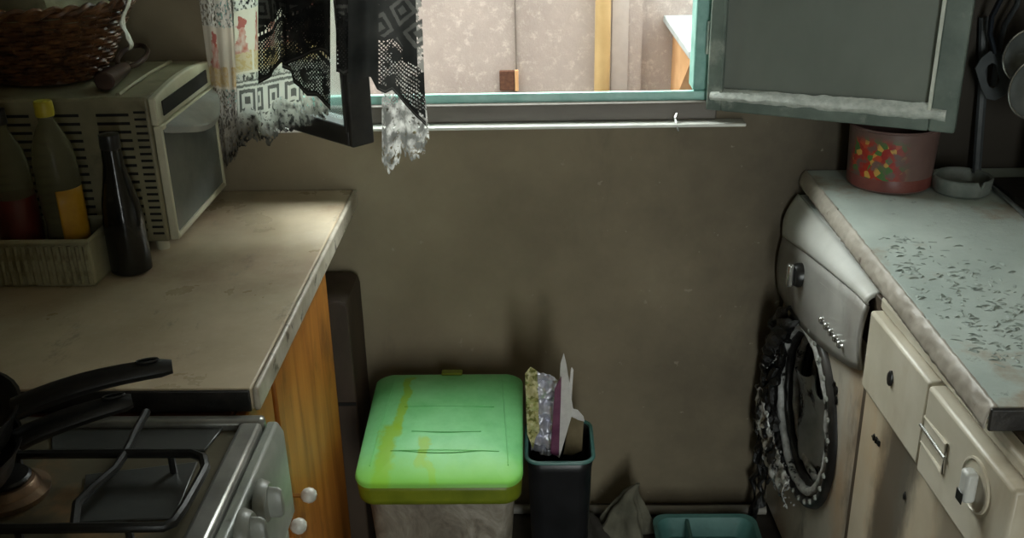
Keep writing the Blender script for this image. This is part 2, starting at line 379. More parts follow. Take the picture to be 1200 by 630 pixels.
def struct(o): o['kind'] = 'structure'; return o
def B(a, b): return MB().box(a, b)

# ------------------------------------------------------------------ room shell
XL, XR, YB, YR, ZC = -1.22, 1.26, 2.25, -1.6, 2.55
WX0, WX1, WZ0, WZ1 = -.70, .40, 1.035, 2.28
struct(obj('floor', B((XL-.1, YR-.1, -.1), (XR+.1, YB+.25, 0)), 'floor', smooth=False))
struct(obj('ceiling', B((XL-.1, YR-.1, ZC), (XR+.1, YB+.25, ZC+.1)), 'ceil', smooth=False))
w = MB()
w.box((XL-.1, YB, 0), (XR+.1, YB+.25, WZ0)); w.box((XL-.1, YB, WZ1), (XR+.1, YB+.25, ZC))
w.box((XL-.1, YB, WZ0), (WX0, YB+.25, WZ1)); w.box((WX1, YB, WZ0), (XR+.1, YB+.25, WZ1))
struct(obj('wall_back', w, 'wall', smooth=False))
struct(obj('wall_left', B((XL-.1, YR, 0), (XL, YB, ZC)), 'wall', smooth=False))
struct(obj('wall_right', B((XR, YR, 0), (XR+.1, YB, ZC)), 'wall', smooth=False))
w = MB()   # rear wall, behind the camera, with an unseen opening added to let in fill light
w.box((XL-.1, YR-.2, 0), (.3, YR, ZC)); w.box((.7, YR-.2, 0), (XR+.1, YR, ZC)); w.box((.3, YR-.2, 2.1), (.7, YR, ZC))
struct(obj('wall_rear', w, 'wall', smooth=False))
struct(obj('wall_fill_blocker', B((XL, -.62, 0), (.08, -.5, ZC)), 'wall', smooth=False))  # unseen stub wall, added to keep rear fill off the left worktop
pp = [hit(640, 600, 2, .014), hit(880, 598, 2, .014)]
struct(obj('trim_1', MB().tube([(-.4, 2.215, .014), (.1, 2.205, .014), (.35, 2.2, .014), (.58, 2.202, .014)], .013, 10), 'pipe'))

# unseen upper storeys, added and sized to shade the wall outside
w = MB().box((-7, 2.3, ZC+.11), (7, 2.5, 13)); w.box((-7, 2.3, -3), (XL-.11, 2.5, ZC+.1)); w.box((XR+.11, 2.3, -3), (7, 2.5, ZC+.1)); w.box((XL-.1, 2.3, -3), (XR+.1, 2.5, -.11))
struct(obj('wall_shading_storeys', w, 'render', smooth=False))
# ------------------------------------------------------------------ window
win = bpy.data.objects.new('window_1', None); COL.objects.link(win); win.location = (-.14, YB, WZ0); OFF[win.name] = Vector(win.location)
struct(win); win['label'] = 'open turquoise casement window with two inward sashes over the kitchen'
obj('bottom_rail', B((WX0, 2.238, 1.0355), (WX1, 2.262, 1.076)), 'fgrey', win, .004)
obj('sill_strip', B((-.62, 2.204, 1.028), (WX1+.06, 2.2495, 1.0352)), 'white', win, .002)  # white stands for the light caught along the sill edge
obj('bottom_rebate', B((WX0, 2.2622, 1.0355), (WX1, 2.275, 1.0955)), 'turql', win, .003)
obj('jamb', B((.348, 2.263, 1.0957), (WX1, 2.33, WZ1)), 'turq', win, .004)
obj('jamb', B((WX0, 2.263, 1.0957), (WX0+.045, 2.33, WZ1)), 'turq', win, .004)
obj('head_rail', B((WX0+.045, 2.252, WZ1-.05), (.348, 2.33, WZ1)), 'turq', win, .004)
obj('outer_sill', B((WX0, 2.34, 1.0352), (WX1, 2.50, 1.039)), 'concrete', win)
hk = MB(); hk.tube([hit(793, 133, 1, 2.232), hit(791, 138, 1, 2.218), hit(793, 147, 1, 2.216), hit(795, 153, 1, 2.218)], .0035, 6)
obj('hook', hk, 'chrome', win)
def sash(hx, hy, ang, width, zb, zt, frame_mat, glass_mat, stile=.05, ash=False, tk=.038):
    """hinged at (hx,hy), local +x along the sash, local -y towards the room side seen"""
    mt = Matrix.Translation((hx, hy, 0)) @ Matrix.Rotation(ang, 4, 'Z')
    fr = MB()
    fr.box((0, 0, zb), (.034, tk, zt)); fr.box((width-stile, 0, zb), (width, tk, zt))
    fr.box((.034, 0, zb), (width-stile, tk, zb+.042)); fr.box((.034, 0, zt-.05), (width-stile, tk, zt))
    fr.xf(mt); so = obj('sash', fr, frame_mat, win, .004)
    p = MB().box((.03, tk*.45, zb+.038), (width-stile+.004, tk*.6, zt-.045)); p.xf(mt); obj('pane', p, glass_mat, so, smooth=False)
    bd = MB(); bd.box((width-stile-.006, -.004, zb+.03), (width-stile+.001, .01, zt-.04)); bd.xf(mt)
    obj('glazing_bead', bd, 'pale' if ash else frame_mat, so, .001)
    bd = MB(); bd.box((.03, -.003, zb+.03), (.036, .01, zt-.04)); bd.xf(mt)
    obj('glazing_bead', bd, frame_mat, so, .001)
    for z in (zb+.12, zt-.15):
        h = MB().tube([(-.005, tk*.5, z), (-.005, tk*.5, z+.07)], .006, 8); h.xf(mt); obj('hinge', h, frame_mat, so)
    if ash:
        def fn(u, v):
            x = .01+u*(width-.03); th = .012*(1-u)+.02*u
            nz = .0035*mn.fractal(Vector((x*25, v*2, 1)), 1, 2, 5)
            return mt @ Vector((x, -.013*math.sin(PI*min(1, v*1.1))+.012*v*v, zb+.024+nz+(.024+.008*u)*v))
        obj('ash_ledge', MB().grid(fn, 80, 8), 'ash', so)
    return so
# right sash, swung wide to the right; left sash half open and charred
a = hit(828, 126, 1, 2.236); bpt = hit(1118, 157, 2, 1.06)
sash(.373, 2.232, math.atan2(bpt.y-2.232, bpt.x-.373), math.hypot(bpt.y-2.232, bpt.x-.373), 1.06, 2.22, 'sash', 'sootglass', .05, True)
lf = hit(414, 174, 2, 1.06)
la = math.atan2(lf.y-2.236, lf.x+.655)
sash(-.655, 2.236, la, math.hypot(lf.y-2.236, lf.x+.655), 1.06, 2.22, 'sashblack', 'clearglass', .014, False, .055)

# ------------------------------------------------------------------ outside
YO = 4.5
w = MB().box((-4.2, 2.5, -3), (-4, YO, 2.55)); w.box((4, 2.5, -3), (4.2, YO, 2.55)); w.box((-7, YO, -3), (.46, YO+.3, 2.55)); w.box((.46, YO+.05, -3), (7, YO+.3, 2.55))  # the two end walls are unseen, added to cut light from the sides
struct(obj('wall_outside', w, 'render', smooth=False))
struct(obj('floor_outside', B((-7, 2.55, -3.1), (7, YO, -3)), 'concrete', smooth=False))
tag(obj('drainpipe', MB().tube([(.287, YO-.045, -2.9), (.287, YO-.045, 2.8)], .034, 16), 'ypipe'), 'ochre drainpipe running down the rendered wall outside the window', 'drainpipe')
tag(obj('pilaster_strip', B((.33, YO-.012, -3), (.40, YO-.0005, 2.5)), 'paler'), 'pale pilaster strip on the wall outside beside the ochre drainpipe', 'pilaster')
tag(obj('cable', MB().tube([(-.092, YO-.006, -.2), (-.088, YO-.006, .7), (-.094, YO-.006, 2.8)], .004, 6), 'cable'), 'thin grey cable hanging down the wall outside above the vent', 'cable')
v = thing('wall_vent', 'small square brown vent in the rendered wall outside', 'vent', (-.12, YO, .58))
obj('vent_body', B((-.163, YO-.02, .584), (-.095, YO-.0005, .673)), 'vent', v, .004)
obj('vent_frame', B((-.0945, YO-.024, .582), (-.079, YO-.0005, .675)), 'orange', v, .003)
lg = thing('wall_ledge', 'white slab on a tan bracket fixed to the wall outside at right', 'ledge', (.75, YO, .7))
tl = hit(780, 20, 1, YO-.35); 
obj('slab', B((.556, YO-.75, .862), (1.6, YO+.0495, .891)), 'ledge', lg, .004)
obj('bracket', MB().prism([(.60, YO-.6, .861), (.60, YO+.049, .861), (.60, YO+.049, .45)], (.05, 0, 0)), 'orange', lg)

# ------------------------------------------------------------------ left worktop, cabinet, board
LZ, RZ = .88, .913
wt = thing('worktop', 'dusty beige laminate worktop at left under the mini oven', 'worktop', (-.8, 1.78, .84))
obj('slab', B((XL+.002, 1.322, .842), (-.428, 2.247, LZ)), 'cl', wt, .004)
obj('edge_strip', B((-.4278, 1.322, .8415), (-.418, 2.247, LZ+.0006)), 'edge', wt, .004)
obj('end_strip', B((XL+.002, 1.317, .843), (-.43, 1.3215, LZ-.001)), 'blackend', wt, .002)  # black paints the shade on this end of the worktop
cb = thing('base_cabinet', 'honey pine base cabinet with white knobs under the left worktop', 'cabinet', (-.75, 1.62, 0))
obj('body', B((-1.1, 1.31, .08), (-.462, 1.935, .84)), 'dwood', cb, .002)
obj('plinth', B((-1.1, 1.32, 0), (-.5, 1.93, .08)), 'dwood', cb)
d1 = obj('door', B((-.461, 1.487, .1), (-.44, 1.938, .832)), 'wood', cb, .004)
d2 = obj('door', B((-.461, 1.318, .1), (-.441, 1.468, .832)), 'wood', cb, .004)
for par, (x, y) in ((d1, (362, 580)), (d2, (350, 616)), (d2, (352, 640))):
    p = hit(x, y, 0, -.408)
    k = MB().lathe([(0, -.0145), (.006, -.0132), (.0115, -.0085), (.0142, 0), (.0125, .007), (.008, .012), (0, .0142)], p, 20, 'x'); obj('knob', k, 'knobw', par)
    obj('knob_stem', MB().tube([p+Vector((-.032, 0, 0)), p+Vector((-.011, 0, 0))], .0038, 8), 'brass', par)
bx_ = thing('storage_box', 'tall dark brown box standing in the gap beside the wooden cabinet', 'box', (-.52, 2.15, 0))
bx2 = MB().prism([(-.62, 2.06, .0), (-.425, 2.06, .0), (-.425, 2.06, .655), (-.43, 2.06, .672), (-.445, 2.06, .68), (-.62, 2.06, .68)], (0, .17, 0))
obj('box_body', bx2, 'brown', bx_, .004); obj('box_seam', B((-.62, 2.057, .415), (-.426, 2.0598, .423)), 'slot', bx_)

# ------------------------------------------------------------------ mini oven
OX, OY0, OY1, OZ0, OZ1 = -.728, 1.872, 2.215, .9, 1.19
ov = thing('mini_oven', 'grimy cream mini oven with glass door on the left worktop', 'oven', (-.9, 2.04, LZ))
obj('body', B((-1.08, OY0, OZ0), (OX, OY1, OZ1)), 'ovenbody', ov, .006)
for x in (-.75, -1.05):
    for y in (OY0+.02, OY1-.03): obj('foot', MB().lathe([(.012, LZ), (.014, OZ0+.001)], (x, y, 0), 12), 'ovenfront', ov)
sl = mesh_of(B((0, 0, 0), (.062, .003, .0055)), Vector((0, 0, 0))); sl.materials.append(M['slot'])
sl2 = mesh_of(B((0, 0, 0), (.022, .003, .0045)), Vector((0, 0, 0))); sl2.materials.append(M['slot'])
def slot(me, x, y, z):
    o = bpy.data.objects.new('vent_slot', me); COL.objects.link(o); o.parent = ov; o.location = Vector((x, y, z))-OFF[ov.name]
for k in range(15):
    z = OZ1-.035-k*.0165
    slot(sl, -.83, OY0-.0012, z); slot(sl, -.925, OY0-.0012, z); slot(sl, -1.02, OY0-.0012, z)
for k in range(19): slot(sl2, -.758, OY0-.0012, OZ1-.03-k*.0135)
# bowed cream hood above the door, dark slit, protruding grey handle lip, door
def arc(u, h): return h*math.sin(PI*u)
hood = MB(); N = 16
top = [(y, OZ1-.002+arc(k/N, .012)) for k, y in enumerate(np.linspace(OY0, OY1, N+1))]
poly = [(OX, y, z) for y, z in top]+[(OX, OY1, OZ1-.055), (OX, OY0, OZ1-.055)]
hood.prism(poly, (.014, 0, 0)); obj('hood', hood, 'ovenfront', ov, .003)
obj('top_ridge', MB().tube([(-.79, y, OZ1+.001+arc(k/N, .004)) for k, y in enumerate(np.linspace(OY0+.02, OY1-.02, N+1))], .005, 6), 'ovenbody', ov)
obj('display_slit', B((OX+.0142, OY0+.03, OZ1-.043), (OX+.017, OY1-.03, OZ1-.014)), 'slot', ov, .002)
dr = MB(); dx = OX+.001
dr.box((dx, OY0+.002, OZ0+.004), (dx+.018, OY0+.009, OZ1-.056)); dr.box((dx, OY1-.012, OZ0+.004), (dx+.018, OY1-.002, OZ1-.056))
dr.box((dx, OY0+.009, OZ0+.004), (dx+.018, OY1-.012, OZ0+.016)); dr.box((dx, OY0+.009, OZ1-.066), (dx+.018, OY1-.012, OZ1-.056))
do = obj('door', dr, 'ovenfront', ov, .003)
obj('door_glass', B((dx+.004, OY0+.008, OZ0+.015), (dx+.0135, OY1-.011, OZ1-.065)), 'ovenglass', do)
hd = MB(); ys = np.linspace(0, 1, 21)
pl = [(dx+.0145+.05*math.sin(PI*u)**.6, OY0+.02+u*(OY1-OY0-.03), OZ1-.058-.03*math.sin(PI*u)) for u in ys]
hd.prism(pl, (-.004, 0, -.016)); obj('handle', hd, 'ovengrey', do, .003)

# ------------------------------------------------------------------ basket on the oven
BZ = OZ1+.002
bc = Vector((-.985, 2.05, BZ))
bk = thing('wicker_basket', 'dark brown woven wicker basket on top of the mini oven', 'basket', bc)
H = .142
def brad(t): return (.095+.08*t**.8, .085+.075*t**.8)
NS = 30
for k in range(NS):
    a = 2*PI*(k+.5)/NS
    obj('stake', MB().tube([bc+Vector((brad(t)[0]*math.cos(a), brad(t)[1]*math.sin(a), t*H+.004)) for t in np.linspace(0, 1, 6)], .0032, 5), 'wicker', bk)
rows = 15
for r in range(rows):
    t = (r+.5)/rows; rx, ry = brad(t); pts = []
    for k in range(NS*4):
        a = 2*PI*k/(NS*4); o_ = .0055*math.cos(NS/2*a*1.0+PI*r+0) if False else .0055*math.cos(a*NS/2+PI*(r % 2))
        pts.append(bc+Vector(((rx+o_)*math.cos(a), (ry+o_)*math.sin(a), t*H+.004)))
    obj('weave_strand', MB().tube(pts, (.0045), 5, True), 'wicker', bk)
rim = MB()
for ph in (0, PI):
    rim.tube([bc+Vector(((.178+.006*math.cos(a*17+ph))*math.cos(a), (.163+.006*math.cos(a*17+ph))*math.sin(a), H+.008+.006*math.sin(a*17+ph))) for a in np.linspace(0, 2*PI, 137)[:-1]], .006, 6, True)
obj('braided_rim', rim, 'wicker', bk)
obj('base', MB().lathe([(0, .003), (1, .003), (1, .01), (0, .01)], bc, 32, sx=.1, sy=.09), 'wicker', bk)
cl = MB()
def clf(u, v):
    a = 2*PI*u; r = v
    p = bc+Vector((.150*r*math.cos(a), .135*r*math.sin(a), H-.02+.055*(1-r**3)))
    return p+Vector((0, 0, .02*mn.fractal(Vector((math.cos(a)*r*2.5, math.sin(a)*r*2.5, 3)), 1, 2, 4)))
cl.grid(clf, 48, 14, True); tag(obj('folded_cloth', cl, 'cloth', solid=.002), 'dingy olive cloth bundled inside the wicker basket', 'cloth')
rb = MB()
def rbf(u, v):
    y = 2.0+.02*u; z = BZ+H+.04-.12*v
    x = bc.x+.194+.006*math.sin(v*9)-.012*v + (.0 if v > .15 else -.03*(.15-v)/.15)
    return Vector((x+.004*mn.noise(Vector((u*4, v*8, 0))), y+.008*math.sin(v*7), z))
rb.grid(rbf, 6, 30); tag(obj('cloth_strip', rb, 'cloth2', solid=.0015), 'frayed pale cloth strip hanging over the basket rim', 'cloth')
# dark tool with ring
tl0 = thing('kitchen_tool', 'dark brown handled kitchen tool with a looped end lying on the mini oven', 'utensil', (-.82, 1.98, OZ1))
p0 = hit(128, 98, 2, OZ1+.02); p1 = hit(165, 70, 2, OZ1+.022)
dv = Vector((p1.x-p0.x, p1.y-p0.y, 0)); dv.normalize(); sd = Vector((-dv.y, dv.x, 0))
p0 = Vector((-.822, 1.915, OZ1+.002)); p1 = p0+dv*.14
obj('handle', MB().tube([p0+Vector((0, 0, .02)), p0+dv*.03+Vector((0, 0, .02)), p0+dv*.09+Vector((0, 0, .019)), p1+Vector((0, 0, .017))], [(.02, .018), (.021, .019), (.016, .015), (.011, .011)], 10), 'tool', tl0, .003)
rc = p1+dv*.055+Vector((0, 0, .03))
obj('loop', MB().tube([rc+dv*(.052*math.cos(a))+sd*(.028*math.sin(a))+Vector((0, 0, .012*math.cos(a))) for a in np.linspace(0, 2*PI, 29)[:-1]], (.0055), 8, True), 'tool', tl0)
obj('blade', MB().tube([p1+Vector((0, 0, .016)), p1+dv*.02+Vector((0, 0, .02))], .008, 8), 'ring', tl0)

# ------------------------------------------------------------------ bottles and rack
rk = thing('plastic_basket', 'dusty white ribbed plastic basket holding bottles beside the oven', 'basket', (-.94, 1.76, LZ))
X0, X1, Y0, Y1, Z0, Z1 = -1.1, -.812, 1.7, 1.83, LZ+.001, LZ+.088
r = MB(); t_ = .004
r.box((X0, Y0+.003, Z0), (X1, Y1, Z0+t_)); r.box((X0, Y0+.003, Z0+t_), (X1, Y0+.003+t_, Z1)); r.box((X0, Y1-t_, Z0+t_), (X1, Y1, Z1))
r.box((X0, Y0+.003+t_, Z0+t_), (X0+t_, Y1-t_, Z1)); r.box((X1-t_, Y0+.003+t_, Z0+t_), (X1, Y1-t_, Z1))
obj('basket_body', r, 'rack', rk, .002)
obj('rim', MB().tube([(X0, Y0+.004, Z1), (X1, Y0+.004, Z1), (X1, Y1, Z1), (X0, Y1, Z1)], .0055, 8, True), 'rack', rk)
me = mesh_of(MB().tube([(0, 0, .006), (0, 0, .08)], .0042, 6), Vector((0, 0, 0))); me.materials.append(M['rack'])
for k in range(20):
    o = bpy.data.objects.new('rib', me); COL.objects.link(o); o.parent = rk; o.location = Vector((X1-.008-k*.0142, Y0+.002, Z0))-OFF[rk.name]
bt = thing('oil_bottle', 'cloudy plastic bottle with a yellow cap in the white basket', 'bottle', (-.872, 1.762, LZ+.006))
c0 = Vector((-.872, 1.762, LZ+.006))
obj('bottle_body', MB().lathe([(.034, 0), (.038, .008), (.038, .06), (.035, .1), (.038, .14), (.038, .21), (.034, .245), (.022, .275), (.0135, .29), (.0135, .303)], c0, 28), 'pet', bt)
obj('cap', MB().lathe([(.0155, .3), (.0165, .304), (.016, .324), (.0145, .327), (0, .327)], c0, 24), 'ycap', bt)
lb = MB().grid(lambda u, v: c0+Vector((.0388*math.cos(-1.35+u*1.5), .0388*math.sin(-1.35+u*1.5), .06+v*.11)), 16, 4); obj('label', lb, 'oil', bt, solid=.001)
bt = thing('sauce_bottle', 'plastic bottle of red sauce at the left end of the white basket', 'bottle', (-.975, 1.765, LZ+.006))
c0 = Vector((-.962, 1.765, LZ+.006))
obj('bottle_body', MB().lathe([(.034, 0), (.037, .008), (.037, .2), (.032, .235), (.016, .27), (.013, .29)], c0, 28), 'pet', bt)
obj('sauce', MB().lathe([(.0372, .05), (.0376, .052), (.0376, .15), (.0372, .152)], c0, 28), 'red', bt)
obj('cap', MB().lathe([(.016, .285), (.017, .288), (.016, .312), (0, .314)], c0, 20), 'blackbtn', bt)
bt = thing('dark_bottle', 'black glass bottle standing between the white basket and the oven', 'bottle', (-.775, 1.79, LZ))
c0 = Vector((-.772, 1.778, LZ+.0005))
obj('bottle_body', MB().lathe([(.032, 0), (.0375, .004), (.038, .03), (.0372, .10), (.033, .14), (.024, .18), (.0185, .21), (.0175, .245)], c0, 28), 'dglass', bt)
obj('cap', MB().lathe([(.0182, .24), (.0188, .242), (.0182, .266), (0, .268)], c0, 20), 'blackbtn', bt)

# ------------------------------------------------------------------ gas stove
SZ = .852
st = thing('gas_stove', 'grey enamelled gas stove in the left foreground', 'stove', (-.7, 1.0, 0))
obj('body', B((-1.05, .70, .02), (-.412, 1.297, .80)), 'stovew', st, .004)
rim = MB(); a0, a1, b0, b1 = -1.05, -.403, .70, 1.298
rim.box((a0, b1-.022, .80), (a1, b1, SZ)); rim.box((a0, b0, .80), (a1, b0+.03, SZ)); rim.box((a1-.034, b0+.03, .80), (a1, b1-.022, SZ)); rim.box((a0, b0+.03, .80), (a0+.05, b1-.022, SZ))
obj('hob_rim', rim, 'steel', st, .007)
hobp = B((a0+.05, b0+.03, .805), (a1-.034, b1-.022, .838)); obj('hob_tray', hobp, 'hob', st, .004)
q = [hit(x, y, 2, .842) for x, y in ((100, 555), (232, 540), (205, 606), (92, 612))]
obj('hob_plate', MB().prism([(p.x, p.y, .8382) for p in q], (0, 0, .004)), 'enamel', st, .003)
q = [hit(x, y, 2, .842) for x, y in ((60, 500), (262, 500), (240, 527), (60, 527))]
obj('hob_plate', MB().prism([(p.x, p.y, .8382) for p in q], (0, 0, .004)), 'enamel', st, .003)
gz = .872
g1 = [hit(x, y, 2, gz) for x, y in ((-60, 533), (40, 532), (140, 531), (225, 531), (238, 536), (241, 548), (232, 565), (215, 595), (203, 612), (192, 617), (100, 618), (-60, 620))]
gr = obj('pan_support', MB().tube(g1, .0065, 8), 'iron', st)
g2 = [hit(172, 482, 2, gz+.004), hit(160, 503, 2, gz), hit(147, 531, 2, gz), hit(134, 550, 2, gz), hit(108, 572, 2, gz), hit(90, 590, 2, gz), hit(87, 617, 2, gz)]
obj('support_rod', MB().tube(g2, .006, 8), 'iron', gr)
for x, y in ((200, 531), (20, 532), (150, 617), (20, 618)):
    p = hit(x, y, 2, gz); obj('support_leg', MB().tube([p, Vector((p.x, p.y, .838))], .005, 6), 'iron', gr)
p = hit(12, 578, 2, .84); p.z = .838
bn = obj('burner', MB().lathe([(.05, 0), (.052, .008), (.04, .012), (.036, .02), (.034, .022), (0, .024)], p, 32), 'alu', st)
obj('burner_cap', MB().lathe([(.03, .0241), (.031, .028), (.028, .031), (0, .032)], p, 28), 'iron', bn)
pn = MB().prism([(-.402, 0, .842), (-.386, 0, .842), (-.378, 0, .825), (-.376, 0, .68), (-.402, 0, .68)], (0, .592, 0)); pn.xf(Matrix.Translation((0, .702, 0)))
obj('control_panel', pn, 'stovew', st, .004)
obj('oven_door', B((-.411, .72, .1), (-.385, 1.28, .665)), 'stovew', st, .006)
for x, y in ((316, 588), (296, 624)):
    p = hit(x, y, 0, -.36)
    k = obj('knob', MB().lathe([(.03, -.0155), (.031, -.012), (.028, -.004), (.025, 0), (0, .001)], p, 32, 'x'), 'kgrey', st)
    obj('knob_grip', MB().lathe([(.024, 0), (.0235, .012), (.019, .017), (0, .018)], p+Vector((.0005, 0, 0)), 28, 'x', sx=.42, sy=1), 'kgrey', k)
# pans
def pan(cen, r, h, tip, rise, label, name):
    cen = Vector(cen); t = thing(name, label, 'pan', cen); tip = Vector(tip)
    obj('pan_body', MB().lathe([(0, .0), (r*.82, 0), (r*.9, .006), (r, h), (r+.004, h+.001), (r+.003, h-.003), (r*.88, .01), (r*.8, .005), (0, .005)], cen, 40), 'pan', t)
    d = Vector((tip.x-cen.x, tip.y-cen.y, 0)); L = d.length; d.normalize(); zt = tip.z-cen.z; pts = []; rr = []
    for u in np.linspace(0, 1, 14):
        l = r*.97+(L-r*.97)*u
        z = h*.75+(zt-h*.75)*(u**.8)+rise*math.sin(PI*u)
        pts.append(cen+d*l+Vector((0, 0, z))); w_ = .019-.004*u+.003*math.sin(PI*u)
        rr.append((w_*(.8 if u > .97 else 1), (.015-.003*u)*(.75 if u > .97 else 1)))
    obj('handle', MB().tube(pts, rr, 10), 'pan', t)
    e = pts[-3]; obj('hang_hole', MB().tube([e+Vector((0, 0, .0135))+d*(.014*math.cos(a))+Vector((-d.y, d.x, 0))*(.005*math.sin(a)) for a in np.linspace(0, 2*PI, 17)[:-1]], .0018, 5, True), 'iron', t)
pan((-.80, 1.075, .8795), .135, .045, hit(155, 469, 2, .935), .004, 'lower black frying pan with its long handle pointing right on the stove', 'frying_pan')
pan((-.80, 1.08, .9265), .14, .048, hit(202, 429, 2, .985), .008, 'upper black frying pan stacked on the other, its handle reaching over the worktop', 'frying_pan')

# ------------------------------------------------------------------ green-lidded bin
bn0 = thing('storage_bin', 'plastic storage bin with a dusty green lid below the window', 'bin', (-.21, 1.96, 0))
bcx, bcy = -.212, 1.955
def rrect(hw, hd, rad, n=8):
    pts = []
    for cx, cy, a0 in ((hw-rad, hd-rad, 0), (-hw+rad, hd-rad, PI/2), (-hw+rad, -hd+rad, PI), (hw-rad, -hd+rad, 3*PI/2)):
        for k in range(n+1): a = a0+PI/2*k/n; pts.append((cx+rad*math.cos(a), cy+rad*math.sin(a)))
    return pts
def shell(levels, c, rad=.045):
    m = MB(); rings = [rrect(hw, hd, rad) for hw, hd, z in levels]; n = len(rings[0]); vs = []
    for (hw, hd, z), rg in zip(levels, rings): vs += [(c[0]+x, c[1]+y, z) for x, y in rg]
    fs = [(i*n+k, i*n+(k+1) % n, (i+1)*n+(k+1) % n, (i+1)*n+k) for i in range(len(levels)-1) for k in range(n)]
    fs.append(tuple(range(n-1, -1, -1))); return m.add(vs, fs)
bb = shell([(.135, .15, 0.001), (.138, .153, .02), (.15, .162, .2), (.158, .172, .36), (.160, .174, .395)], (bcx, bcy))
bb.v = [p+Vector((.004*mn.noise(p*14), .004*mn.noise(p*14+Vector((5, 0, 0))), 0)) for p in bb.v]
obj('bin_body', bb, 'binbody', bn0)
def lplan(i, hw, hd):
    rg = rrect(hw, hd, .035, 12); x, y = rg[i % len(rg)]
    if y < 0: y -= .02*(1-(x/hw)**2)*(-y/hd)                 # bowed front
    if y > 0: x *= 1-.02*(y/hd)
    return x, y
def lztop(X, Y): return .437+.02*(1-(X/.19)**2)+.018*(Y/.19)-.02*max(0, -Y/.19)**2.2-.012*max(0, (Y-.13)/.06)
NL = 52
def lidf(u, v):
    x, y = lplan(int(round(u*NL)), .176, .189)
    if v <= .85:
        t = v/.85*.99; return Vector((bcx+x*t, bcy+y*t, lztop(x*t, y*t)-.003*(v/.85)**10))
    t = (v-.85)/.15; return Vector((bcx+x*(.99+.01*t), bcy+y*(.99+.01*t), lztop(x*.99, y*.99)-.003-.008*t))
lm = MB().grid(lidf, NL, 24, True); lo = obj('lid', lm, 'lid', bn0, angle=60)
def lrf(u, v):
    x, y = lplan(int(round(u*NL)), .174, .187)
    z = lztop(x*.99, y*.99)-.0115; z2 = .352
    return Vector((bcx+x*(1-.02*v), bcy+y*(1-.02*v), z*(1-v)+z2*v))
obj('lid_rim', MB().grid(lrf, NL, 4, True), 'lidrim', lo, solid=.002)
obj('lid_tab', B((bcx-.02, bcy+.17, .455), (bcx+.03, bcy+.192, .461)), 'lidrim', lo, .003)
for yy, w_ in ((-.06, .075), (-.115, .115), (.03, .1)):
    gl = lambda u, yy=yy, w_=w_: (bcx-w_+2*w_*u+.01, bcy+yy-.006*math.sin(PI*u), lztop(-w_+2*w_*u+.01, yy-.006*math.sin(PI*u))+.0003)
    obj('lid_ridge', MB().tube([gl(u) for u in np.linspace(0, 1, 17)], .0014, 5), 'lid', lo)
for sx_ in (-1, 1):
    gl = lambda u: (bcx+sx_*(.125+.02*(1-u)), bcy-.15+.3*u, lztop(sx_*(.125+.02*(1-u)), -.15+.3*u)+.0003)
    obj('lid_ridge', MB().tube([gl(u) for u in np.linspace(0, 1, 17)], .0014, 5), 'lid', lo)

# ------------------------------------------------------------------ black waste basket and rubbish
bb0 = thing('waste_basket', 'small black waste basket full of wrappers beside the green-lidded bin', 'bin', (.035, 1.98, 0))
wcx, wcy, wz = .043, 1.965, .375
wb = shell([(.056, .06, .001), (.06, .066, .03), (.069, .08, wz-.03), (.073, .086, wz)], (wcx, wcy), .03); obj('basket_body', wb, 'blackpl', bb0, solid=.003)
obj('rim', MB().tube([(wcx+x, wcy+y, wz) for x, y in rrect(.0735, .087, .03)], .0045, 8, True), 'tealpl', bb0)
def sheet(name, topc, botc, p, d, nu, nv, amp, fr, mat, label, cat, group=None, solid=.0012, seed=0):
    p = Vector(p); d = Vector(d).normalized(); nrm = Vector((-d.y, d.x, 0))
    def pl(c, u):
        k = u*(len(c)-1); i = min(int(k), len(c)-2); f = k-i; return (c[i][0]*(1-f)+c[i+1][0]*f, c[i][1]*(1-f)+c[i+1][1]*f)
    def fn(u, v):
        a = pl(topc, u); b = pl(botc, u); P = hitp(a[0]*(1-v)+b[0]*v, a[1]*(1-v)+b[1]*v, p, nrm)
        return P+nrm*(amp*mn.fractal(Vector((P.dot(d)*fr, P.z*fr, seed)), 1, 2, 3))
    return tag(obj(name, MB().grid(fn, nu, nv), mat, solid=solid), label, cat, group)
sheet('foil_bag', [(627, 432), (640, 438), (653, 447)], [(622, 528), (635, 532), (652, 530)], (.02, 1.95, 0), (1, -.1, 0), 36, 70, .03, 26, 'foil', 'crumpled silver foil bag sticking out of the black basket', 'wrapper', seed=1)
sheet('yellow_wrapper', [(615, 437), (622, 430), (630, 437)], [(618, 510), (624, 524), (632, 505)], (.02, 1.925, 0), (1, .1, 0), 20, 50, .016, 30, 'ywrap', 'crinkled yellow green wrapper against the silver foil bag', 'wrapper', seed=2)
sheet('folded_paper', [(657, 425), (660.5, 414), (664, 427)], [(650, 531), (656, 535), (672, 480)], (.05, 1.92, 0), (1, -.15, 0), 14, 50, .006, 12, 'paper', 'pointed white folded paper standing upright in the black basket', 'paper', seed=3)
sheet('printed_card', [(650, 455), (655, 445), (658, 440)], [(645, 531), (650, 534), (655, 534)], (.05, 1.915, 0), (1, 0, 0), 8, 30, .004, 12, 'purple', 'narrow purple card against the white folded paper', 'card', seed=4)
sheet('brown_card', [(668, 487), (676, 482), (684, 490)], [(660, 532), (670, 534), (682, 528)], (.08, 1.955, 0), (1, -.25, 0), 12, 24, .006, 12, 'card', 'small brown card at the right side of the black basket', 'card', seed=5)
sheet('paper_scrap', [(671, 478), (677, 479), (684, 488)], [(668, 486), (677, 492), (685, 494)], (.08, 1.94, 0), (1, 0, 0), 10, 10, .006, 20, 'paper', 'white paper scrap curled over the brown card', 'paper', seed=6)
